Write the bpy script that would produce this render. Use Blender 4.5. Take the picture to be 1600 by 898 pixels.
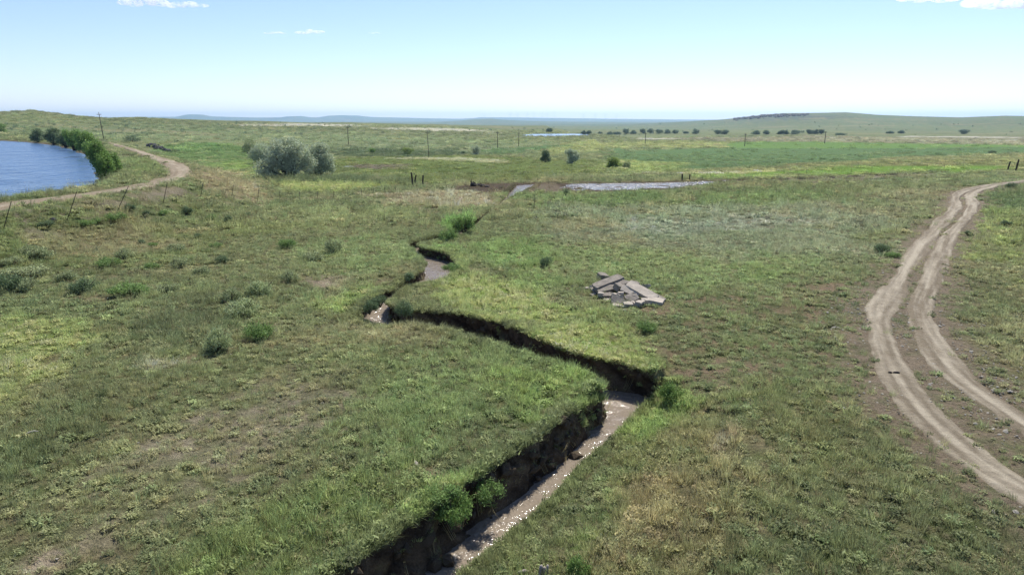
import bpy, math, random
import numpy as np
from mathutils import Vector, Matrix

random.seed(7); RNG = np.random.default_rng(7)
for o in list(bpy.data.objects): bpy.data.objects.remove(o)
S = bpy.context.scene
COL = S.collection

# ------------------------------------------------------------------ camera, sky, sun, exposure
CAM_H = 9.0; FPX = 1067.0; EYE_ROW = 188.0
PITCH = math.atan((449.0-EYE_ROW)/FPX)
SUN_AZ = math.radians(20); SUN_EL = math.radians(55)      # azimuth from +Y towards +X
cam = bpy.data.cameras.new('camera'); cam_o = bpy.data.objects.new('camera', cam); COL.objects.link(cam_o)
cam.sensor_width = 36; cam.lens = FPX/1600*36; cam.clip_start = .1; cam.clip_end = 60000
cam_o.location = (0, 0, CAM_H); cam_o.rotation_euler = (math.pi/2-PITCH, 0, 0)
S.camera = cam_o
W = bpy.data.worlds.new('World'); S.world = W; W.use_nodes = True
nt = W.node_tree; bg = nt.nodes['Background']; sky = nt.nodes.new('ShaderNodeTexSky')
sky.sky_type = 'NISHITA'; sky.sun_disc = False; sky.sun_elevation = SUN_EL; sky.sun_rotation = SUN_AZ
sky.altitude = 1500; sky.air_density = 1.0; sky.dust_density = .5; sky.ozone_density = 5.0
tint = nt.nodes.new('ShaderNodeVectorMath'); tint.operation = 'MULTIPLY'; tint.inputs[1].default_value = (1.10, .97, 1.02)   # camera white balance, even over the whole sky
nt.links.new(sky.outputs[0], tint.inputs[0]); nt.links.new(tint.outputs[0], bg.inputs[0]); bg.inputs[1].default_value = .1
sun = bpy.data.lights.new('sun', 'SUN'); sun.energy = 4.0; sun.angle = math.radians(.5); sun.color = (1, .95, .87)
sun_o = bpy.data.objects.new('sun', sun); COL.objects.link(sun_o)
sd = Vector((math.sin(SUN_AZ)*math.cos(SUN_EL), math.cos(SUN_AZ)*math.cos(SUN_EL), math.sin(SUN_EL)))
sun_o.rotation_euler = sd.to_track_quat('Z', 'Y').to_euler(); sun_o.location = (0, 0, 60)
S.view_settings.view_transform = 'Standard'; S.view_settings.look = 'None'
S.view_settings.exposure = 0.76; S.view_settings.gamma = 1; S.view_settings.use_curve_mapping = False
S.render.engine = 'CYCLES'
S.cycles.max_bounces = 6; S.cycles.diffuse_bounces = 2; S.cycles.glossy_bounces = 2
S.cycles.transmission_bounces = 2; S.cycles.transparent_max_bounces = 4; S.cycles.volume_bounces = 2

# ------------------------------------------------------------------ numpy helpers
def _hash(ix, iy, seed):
    h = (ix.astype(np.int64)*374761393 + iy.astype(np.int64)*668265263 + seed*974711) & 0xffffffff
    h = ((h ^ (h >> 13))*1274126177) & 0xffffffff
    h = (h ^ (h >> 16))
    return (h & 0xffff)/65535.0
def vnoise(x, y, seed=0):
    x = np.asarray(x, float); y = np.asarray(y, float)
    ix = np.floor(x); iy = np.floor(y); fx = x-ix; fy = y-iy
    fx = fx*fx*fx*(fx*(fx*6-15)+10); fy = fy*fy*fy*(fy*(fy*6-15)+10)
    a = _hash(ix, iy, seed); b = _hash(ix+1, iy, seed); c = _hash(ix, iy+1, seed); d = _hash(ix+1, iy+1, seed)
    return (a+(b-a)*fx)*(1-fy)+(c+(d-c)*fx)*fy
def fbm(x, y, seed=0, octv=4, rot=.6):                       # about -1..1
    s = 0; amp = 1; tot = 0; x = np.asarray(x, float); y = np.asarray(y, float)
    for k in range(octv):
        s = s + amp*(vnoise(x, y, seed+k*17)*2-1); tot += amp; amp *= .5
        x, y = (x*math.cos(rot)-y*math.sin(rot))*2.03+13.7, (x*math.sin(rot)+y*math.cos(rot))*2.03-7.1
    return s/tot*1.6
def sstep(a, b, x):
    t = np.clip((x-a)/(b-a), 0, 1); return t*t*(3-2*t)
def lin(c):
    c = np.asarray(c, float)/255
    return np.where(c <= .04045, c/12.92, ((c+.055)/1.055)**2.4)
def alb(r, g, b, k=1.25):                                     # base colour of a surface that reads r,g,b in plain sunlight
    return tuple(lin((r, g, b))/k)
def seg_dist(x, y, P):                                        # distance to a polyline, and which side (+ right of travel)
    d = np.full(x.shape, 1e18); side = np.zeros(x.shape)
    for (ax, ay), (bx, by) in zip(P[:-1], P[1:]):
        vx, vy = bx-ax, by-ay; L2 = vx*vx+vy*vy+1e-12
        t = np.clip(((x-ax)*vx+(y-ay)*vy)/L2, 0, 1)
        dx = x-ax-t*vx; dy = y-ay-t*vy; q = dx*dx+dy*dy
        m = q < d; d = np.where(m, q, d); side = np.where(m, (x-ax)*vy-(y-ay)*vx, side)
    return np.sqrt(d), np.sign(side)
def poly_sd(x, y, P):                                         # signed distance, negative inside
    x = np.asarray(x, float); y = np.asarray(y, float)
    d = np.full(x.shape, 1e18); ins = np.zeros(x.shape, bool); n = len(P)
    for i in range(n):
        ax, ay = P[i]; bx, by = P[(i+1) % n]
        vx, vy = bx-ax, by-ay; L2 = vx*vx+vy*vy+1e-12
        t = np.clip(((x-ax)*vx+(y-ay)*vy)/L2, 0, 1)
        dx = x-ax-t*vx; dy = y-ay-t*vy; d = np.minimum(d, dx*dx+dy*dy)
        c = (ay > y) != (by > y)
        if by != ay: ins ^= c & (x < vx*(y-ay)/(by-ay)+ax)
    d = np.sqrt(d); return np.where(ins, -d, d)
def catmull(P, n):
    P = np.asarray(P, float); Q = np.vstack([2*P[0]-P[1], P, 2*P[-1]-P[-2]]); out = []
    for i in range(1, len(Q)-2):
        t = np.linspace(0, 1, n, endpoint=False)[:, None]; a, b, c, d = Q[i-1], Q[i], Q[i+1], Q[i+2]
        out.append(.5*((2*b)+(c-a)*t+(2*a-5*b+4*c-d)*t*t+(-a+3*b-3*c+d)*t**3))
    out.append(P[-1][None]); return np.vstack(out)

# ------------------------------------------------------------------ pixel -> direction -> place
CP, SP = math.cos(PITCH), math.sin(PITCH)
def ray(px, py):
    dx = (px-800)/FPX; dv = (449-py)/FPX
    return np.array([dx, CP+dv*SP, -SP+dv*CP])
def on_plane(px, py, z=0.0):
    d = ray(px, py); t = (z-CAM_H)/d[2]; return d*t+np.array([0, 0, CAM_H])

# ------------------------------------------------------------------ the lie of the land
_k = np.array([[-20000, 0], [0, 0], [60, -.1], [80, -.35], [88, -.5], [108, -.5], [150, -1.9], [223, -4], [400, -7.5], [700, -9.5], [1000, -10],
               [1800, -12], [4000, -15], [7000, -13], [10000, -6], [13000, 4], [30000, 4]])
_tx = np.concatenate([[-20000], np.linspace(0, 1, 4000)**2.2*30000]); _ty = np.interp(_tx, _k[:, 0], _k[:, 1])
_ks = np.hanning(61); _ks /= _ks.sum(); _ty2 = np.convolve(np.pad(_ty, 30, mode='edge'), _ks, 'valid')
DAM = [(-44, 10), (-40, 42), (-39.3, 50), (-37.6, 61), (-37.8, 72), (-42, 87), (-55, 110), (-80, 145), (-117, 198), (-210, 300), (-420, 520), (-900, 1000), (-3000, 3000)]
LAKE_Z = 1.8
_lp = [(-60, 331), (0, 318), (60, 311), (110, 303), (150, 295), (159, 285), (153, 268), (145, 252), (135, 243), (118, 236), (95, 229), (60, 224), (30, 221.5), (0, 220)]
LAKE = [tuple(on_plane(x, y, LAKE_Z)[:2]) for x, y in _lp] + [(-420, 235), (-420, 20), (-52, 20)]
def ridge_z(x, y, dist, pts, ):
    px = 800+FPX*CP*x/np.maximum(y, 50)*1.0
    return np.interp(x/np.maximum(y, 1)*FPX*.985+800, [p[0] for p in pts], [9+(EYE_ROW-p[1])*dist/FPX for p in pts])
LEFT_R = [(-600, 180), (-200, 179), (0, 178), (45, 178), (85, 176), (105, 177.5), (150, 181.5), (200, 184.5), (240, 183), (300, 185), (380, 187.5), (470, 189.5), (560, 190.5), (700, 195), (800, 199.5)]
RIGHT_R = [(1000, 191), (1060, 189), (1110, 187), (1150, 184), (1175, 180.5), (1205, 178.6), (1250, 178.3), (1298, 177.6), (1315, 178.8), (1345, 181), (1400, 183), (1470, 184.5), (1535, 182.6), (1600, 183.5), (1800, 183), (2600, 182)]
MESA = [(-800, 186), (150, 184.5), (240, 183.7), (300, 183.5), (312, 181), (322, 180.4), (338, 180.6), (352, 183), (420, 184.5), (455, 184), (466, 182.6), (485, 182.2), (500, 184), (512, 184), (525, 181.8), (545, 181), (570, 181.5),
        (590, 183.5), (640, 184.6), (722, 186), (745, 184.6), (752, 183.8), (800, 184), (860, 184.8), (950, 186), (1050, 187), (1150, 187.5), (1560, 185), (2600, 185)]
NEARM = [(500, 192), (690, 190.5), (722, 188.6), (745, 186.6), (768, 185.8), (790, 187.5), (830, 189), (900, 190.5), (1000, 191), (1100, 191)]
def h_base(x, y):
    x = np.asarray(x, float); y = np.asarray(y, float)
    r = np.sqrt(x*x+y*y)
    b = np.interp(y, _tx, _ty2)
    b = b + fbm(x/420, y/420, 3, 3)*2.2*sstep(180, 900, r) + fbm(x/75, y/75, 5, 3)*(.12+.55*sstep(110, 400, r)) + fbm(x/9, y/9, 8, 3)*.09*(1-sstep(150, 400, r))
    # spur on the right beyond the wet ditch, and the gentle fall towards it
    b = b + 2.3*np.exp(-(((x-128)/62)**2+((y-168)/26)**2)) + 1.1*np.exp(-(((x-95)/30)**2+((y-88)/26)**2))
    # long ridges
    f = y > 60
    lr = ridge_z(x, y, 900, LEFT_R); w = sstep(240, 900, r)*(1-sstep(900, 2300, r))*f*(x < 60)
    b = b+(np.maximum(lr-(-10), 0))*w
    rr = ridge_z(x, y, 2600, RIGHT_R); w = sstep(1100, 2600, r)*(1-sstep(2600, 4800, r))*f*sstep(300, 800, x)
    b = b+np.maximum(rr-b, 0)*w
    nr = ridge_z(x, y, 6500, NEARM); w = sstep(4300, 6500, r)*(1-sstep(6500, 8500, r))*f
    b = b+np.maximum(nr-b, 0)*w
    mr = ridge_z(x, y, 12500, MESA); w = sstep(10800, 12200, r)*(1-.6*sstep(13500, 17000, r))
    b = b+(np.where(f, mr, 30)-b)*w
    # the dam: right of its line the bank falls to the meadow, left of it lies the higher pond ground
    d, s = seg_dist(x, y, DAM)
    slope = .40-.34*sstep(170, 420, y); far = sstep(250, 700, y)
    d2 = d*s+fbm(x/6, y/6, 21, 3)*.5*(d > 3)
    crest = 2.5-slope*np.maximum(d2-2.6, 0)
    right = np.where(b > crest, b, crest); k = 1.2
    right = b+np.log1p(np.exp(np.clip((crest-b)/k*3, -30, 30)))*k/3
    left0 = 2.6+np.maximum(b+4, 0)*0+fbm(x/30, y/30, 9, 3)*.5*sstep(3, 20, d)
    left0 = left0*(1-far)+np.maximum(b, left0)*far
    left0 = np.maximum(left0, b)
    sdl = poly_sd(x, y, LAKE)+fbm(x/5, y/5, 31, 3)*.7
    bank = LAKE_Z+np.clip(.3*sdl, -1.6, .75)
    left = np.where(sdl < 2.5, bank, np.minimum(left0, bank+np.maximum(sdl-2.5, 0)*.05+.0))
    left = np.where(sdl > 30, np.maximum(left, left0*sstep(30, 120, sdl)+left*(1-sstep(30, 120, sdl))), left)
    z = np.where(s > 0, right, left)
    # level the crest for the road
    cw = 1-sstep(2.2, 3.4, d); cw = cw*(y < 235)*(y > 5)*(1-sstep(205, 235, y))
    return z*(1-cw)+2.5*cw
def poly_on(pts, hf): return [tuple(ground(px, py, hf)[:2]) for px, py in pts]
_T = np.concatenate([np.linspace(3, 120, 1400), np.geomspace(120.2, 26000, 2600)])
def ground(px, py, hf=None):
    hf = hf or h_base; d = ray(px, py); P = d[None]*_T[:, None]+np.array([0, 0, CAM_H])
    g = P[:, 2]-hf(P[:, 0], P[:, 1]); i = np.argmax(g < 0)
    if g[i] >= 0: return P[-1]
    t = _T[i-1]+(_T[i]-_T[i-1])*g[i-1]/(g[i-1]-g[i]); p = d*t+np.array([0, 0, CAM_H]); p[2] = hf(p[:1], p[1:2])[0]
    return p
# still water on the meadow: (outline, level)
def flat_pond(pts, drop):
    c = ground(sum(p[0] for p in pts)/len(pts), sum(p[1] for p in pts)/len(pts)); z = c[2]-drop
    return [tuple(on_plane(px, py, z)[:2]) for px, py in pts], z
PONDS = [flat_pond([(862, 291), (885, 287.5), (940, 286.5), (1010, 286), (1062, 285), (1105, 282.6), (1134, 281), (1136, 283), (1100, 288.5), (1060, 293), (1000, 296), (930, 297.5), (885, 296)], .12),
         flat_pond([(818, 211.4), (832, 209.6), (870, 209.2), (905, 209.4), (922, 210.4), (910, 212.4), (870, 213.4), (835, 213.4)], .4),
         flat_pond([(530, 260.5), (545, 259.3), (556, 260.6), (545, 262.3)], .12)]
def h0(x, y):
    z = h_base(x, y); r = np.sqrt(x*x+y*y)
    for i, (P, pz) in enumerate(PONDS):
        m = (10, 60, 8)[i]; cx = np.mean([p[0] for p in P]); cy = np.mean([p[1] for p in P])
        xs = [p[0] for p in P]; ys = [p[1] for p in P]
        k = (x > min(xs)-m) & (x < max(xs)+m) & (y > min(ys)-m) & (y < max(ys)+m)
        if not k.any(): continue
        s = poly_sd(x[k], y[k], P)+fbm(x[k]/3, y[k]/2.2, 41+i, 4)*(1.5, 3, .6)[i]
        dep = (.3, 1.5, .3)[i]
        zz = np.where(s < 0, pz-np.minimum(-s*.25, dep)-.01, pz+.03+np.maximum(s, 0)*.02)
        if i == 0: zz = np.where(s < 0, pz-.035+.13*fbm(x[k]/2.4, y[k]/1.5, 44, 4)-.02*np.minimum(-s, 2), zz)
        w = 1-sstep(0, m, s); q = z.copy(); q[k] = zz*w+z[k]*(1-w); z = q
    return z
# the creek: rims traced pair by pair, near to far
CREEK = [((330, 1010), (640, 1010)), ((430, 950), (690, 950)), ((505, 898), (738, 895)), ((590, 842), (795, 848)), ((660, 795), (848, 803)), ((735, 748), (892, 757)), ((810, 702), (932, 718)), ((868, 660), (968, 682)),
         ((915, 620), (998, 645)), ((950, 602), (1038, 606)), ((936, 590), (1036, 579)), ((895, 578), (960, 562)), ((850, 567), (890, 545)), ((805, 545), (832, 522)), ((760, 531), (790, 504)), ((700, 515), (730, 492)),
         ((645, 508), (655, 486)), ((600, 513), (622, 480)), ((566, 502), (607, 474)), ((563, 482), (614, 468)), ((587, 461), (628, 457)), ((625, 439), (641, 451)), ((650, 427), (666, 445)), ((662, 417), (694, 438)),
         ((659, 409), (716, 414)), ((650, 397), (700, 397)), ((634, 386), (665, 388)), ((640, 379), (655, 383)), ((662, 374), (670, 379)), ((685, 367), (699, 374)), ((710, 357), (732, 364)), ((737, 347), (748, 352)),
         ((754, 335), (762, 338)), ((770, 324), (777, 326)), ((784, 311), (797, 311)), ((795, 299), (822, 298)), ((806, 289), (840, 287))]
CDEP = [1.3]*9+[1.3]*5+[1.3, 1.25, 1.2, 1.05, .85, .7, .55, .5, .5, .55, .6, .6, .55, .5, .45, .45, .42, .4, .35, .3, .22, .16, .12]
_L = np.array([ground(*a, h0) for a, b in CREEK]); _R = np.array([ground(*b, h0) for a, b in CREEK])
for i in range(10): _R[i] = on_plane(*CREEK[i][1], -1.27 if i < 9 else -.7)
RSLOPE = catmull(_R[:11], 8); RSD = -RSLOPE[:, 2]; RSD[-8:] = np.linspace(RSD[-9], 0, 8); RSD = np.clip(RSD, 0, 2)
_dr = {18: .25, 19: .4, 20: .42, 21: .42, 22: .3}
for i, d in _dr.items(): _R[i] = on_plane(*CREEK[i][1], _R[i][2]-d)
_dl = {16: .25, 17: .6, 18: .4, 19: .15}
for i, d in _dl.items(): _L[i] = on_plane(*CREEK[i][0], _L[i][2]-d)
BANKS = [(RSLOPE, RSD, 1, 4.6, (-14, 14, 3, 40)),
         (catmull(_R[17:24], 6), catmull(np.array([0]+list(_dr.values())+[0])[:, None], 6)[:, 0], 1, 3.2, (-16, 2, 28, 52)),
         (catmull(_L[15:21], 6), catmull(np.array([0]+list(_dl.values())+[0])[:, None], 6)[:, 0], -1, 3.2, (-18, 0, 24, 46))]
NS = 34
CL = catmull(_L, NS); CR = catmull(_R, NS); CD = catmull(np.array(CDEP)[:, None], NS)[:, 0]
_d = np.concatenate([[0], np.cumsum(np.linalg.norm(np.diff((CL+CR)/2, axis=0), axis=1))])
_q = np.linspace(0, _d[-1], int(_d[-1]/.075))
CL = np.stack([np.interp(_q, _d, CL[:, i]) for i in range(3)], 1); CR = np.stack([np.interp(_q, _d, CR[:, i]) for i in range(3)], 1); CD = np.interp(_q, _d, CD)
# ragged rims
_w = np.linalg.norm(CR-CL, axis=1)[:, None]; _u = (CR-CL)/np.maximum(_w, .01)
_nl = (fbm(_q/1.3, _q*0+3, 51, 5)*.34+fbm(_q/.3, _q*0, 52, 2)*.05)[:, None]; _nr = (fbm(_q/1.5, _q*0+9, 53, 5)*.22+fbm(_q/.3, _q*0, 54, 2)*.05)[:, None]
_nl = _nl+(fbm(_q/3.6, _q*0+5, 55, 3)*.38)[:, None]
_amp = np.clip(CD, .2, 1)[:, None]*np.clip(_w/2.5, .2, 1)
CL = CL+_u*_nl*_amp; CR = CR+_u*_nr*_amp
def creek_in(x, y, a=.0, b=.0, step=5):                     # a, b: metres beyond each rim
    ins = np.zeros(x.shape, bool); ud = (CR-CL)/np.maximum(np.linalg.norm(CR-CL, axis=1), .05)[:, None]; A = CL-ud*a; B = CR+ud*b
    lo = np.minimum(A, B).min(0); hi = np.maximum(A, B).max(0)
    k = np.where((x > lo[0]) & (x < hi[0]) & (y > lo[1]) & (y < hi[1]))[0]
    if len(k) == 0: return ins
    xs, ys = x[k], y[k]; r = np.zeros(len(k), bool)
    for i in range(0, len(A)-step, step):
        Q = (A[i], A[i+step], B[i+step], B[i]); x0 = min(q[0] for q in Q); x1 = max(q[0] for q in Q); y0 = min(q[1] for q in Q); y1 = max(q[1] for q in Q)
        m = np.where((xs > x0) & (xs < x1) & (ys > y0) & (ys < y1))[0]
        if len(m) == 0: continue
        c = np.zeros(len(m), bool)
        for j in range(4):
            ax, ay = Q[j][:2]; bx, by = Q[(j+1) % 4][:2]
            cc = (ay > ys[m]) != (by > ys[m])
            if by != ay: c ^= cc & (xs[m] < (bx-ax)*(ys[m]-ay)/(by-ay)+ax)
        r[m] |= c
    ins[k] = r; return ins
CMID = ((CL+CR)/2)[::12, :2]
def h(x, y):
    x = np.atleast_1d(np.asarray(x, float)); y = np.atleast_1d(np.asarray(y, float))
    z = h0(x, y)
    for LN, DP, SIDE, WD, bb in BANKS:
        k = np.where((x > bb[0]) & (x < bb[1]) & (y > bb[2]) & (y < bb[3]))[0]
        if len(k) == 0: continue
        xs, ys = x[k], y[k]; best = np.full(len(k), 1e9); dep = np.zeros(len(k))
        for (ax, ay, _), (bx, by, _), da, db in zip(LN[:-1], LN[1:], DP[:-1], DP[1:]):
            vx, vy = bx-ax, by-ay; t = np.clip(((xs-ax)*vx+(ys-ay)*vy)/(vx*vx+vy*vy+1e-9), 0, 1); dx = xs-ax-t*vx; dy = ys-ay-t*vy; d = np.hypot(dx, dy); sg = ((xs-ax)*vy-(ys-ay)*vx)*SIDE > 0
            d = np.where(sg, d, np.where(d < .35, 0, 1e8)); m = d < best; best = np.where(m, d, best); dep = np.where(m, da+(db-da)*t, dep)
        wd = WD*(1+.17*fbm(xs/2, ys/2, 58, 3)); q = np.clip(best/wd, 0, 1); z[k] -= np.maximum(dep, 0)*(1-q)**1.12
    return z
def hz(x, y): return float(h(x, y)[0])
def at(px, py): return ground(px, py, h)

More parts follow.
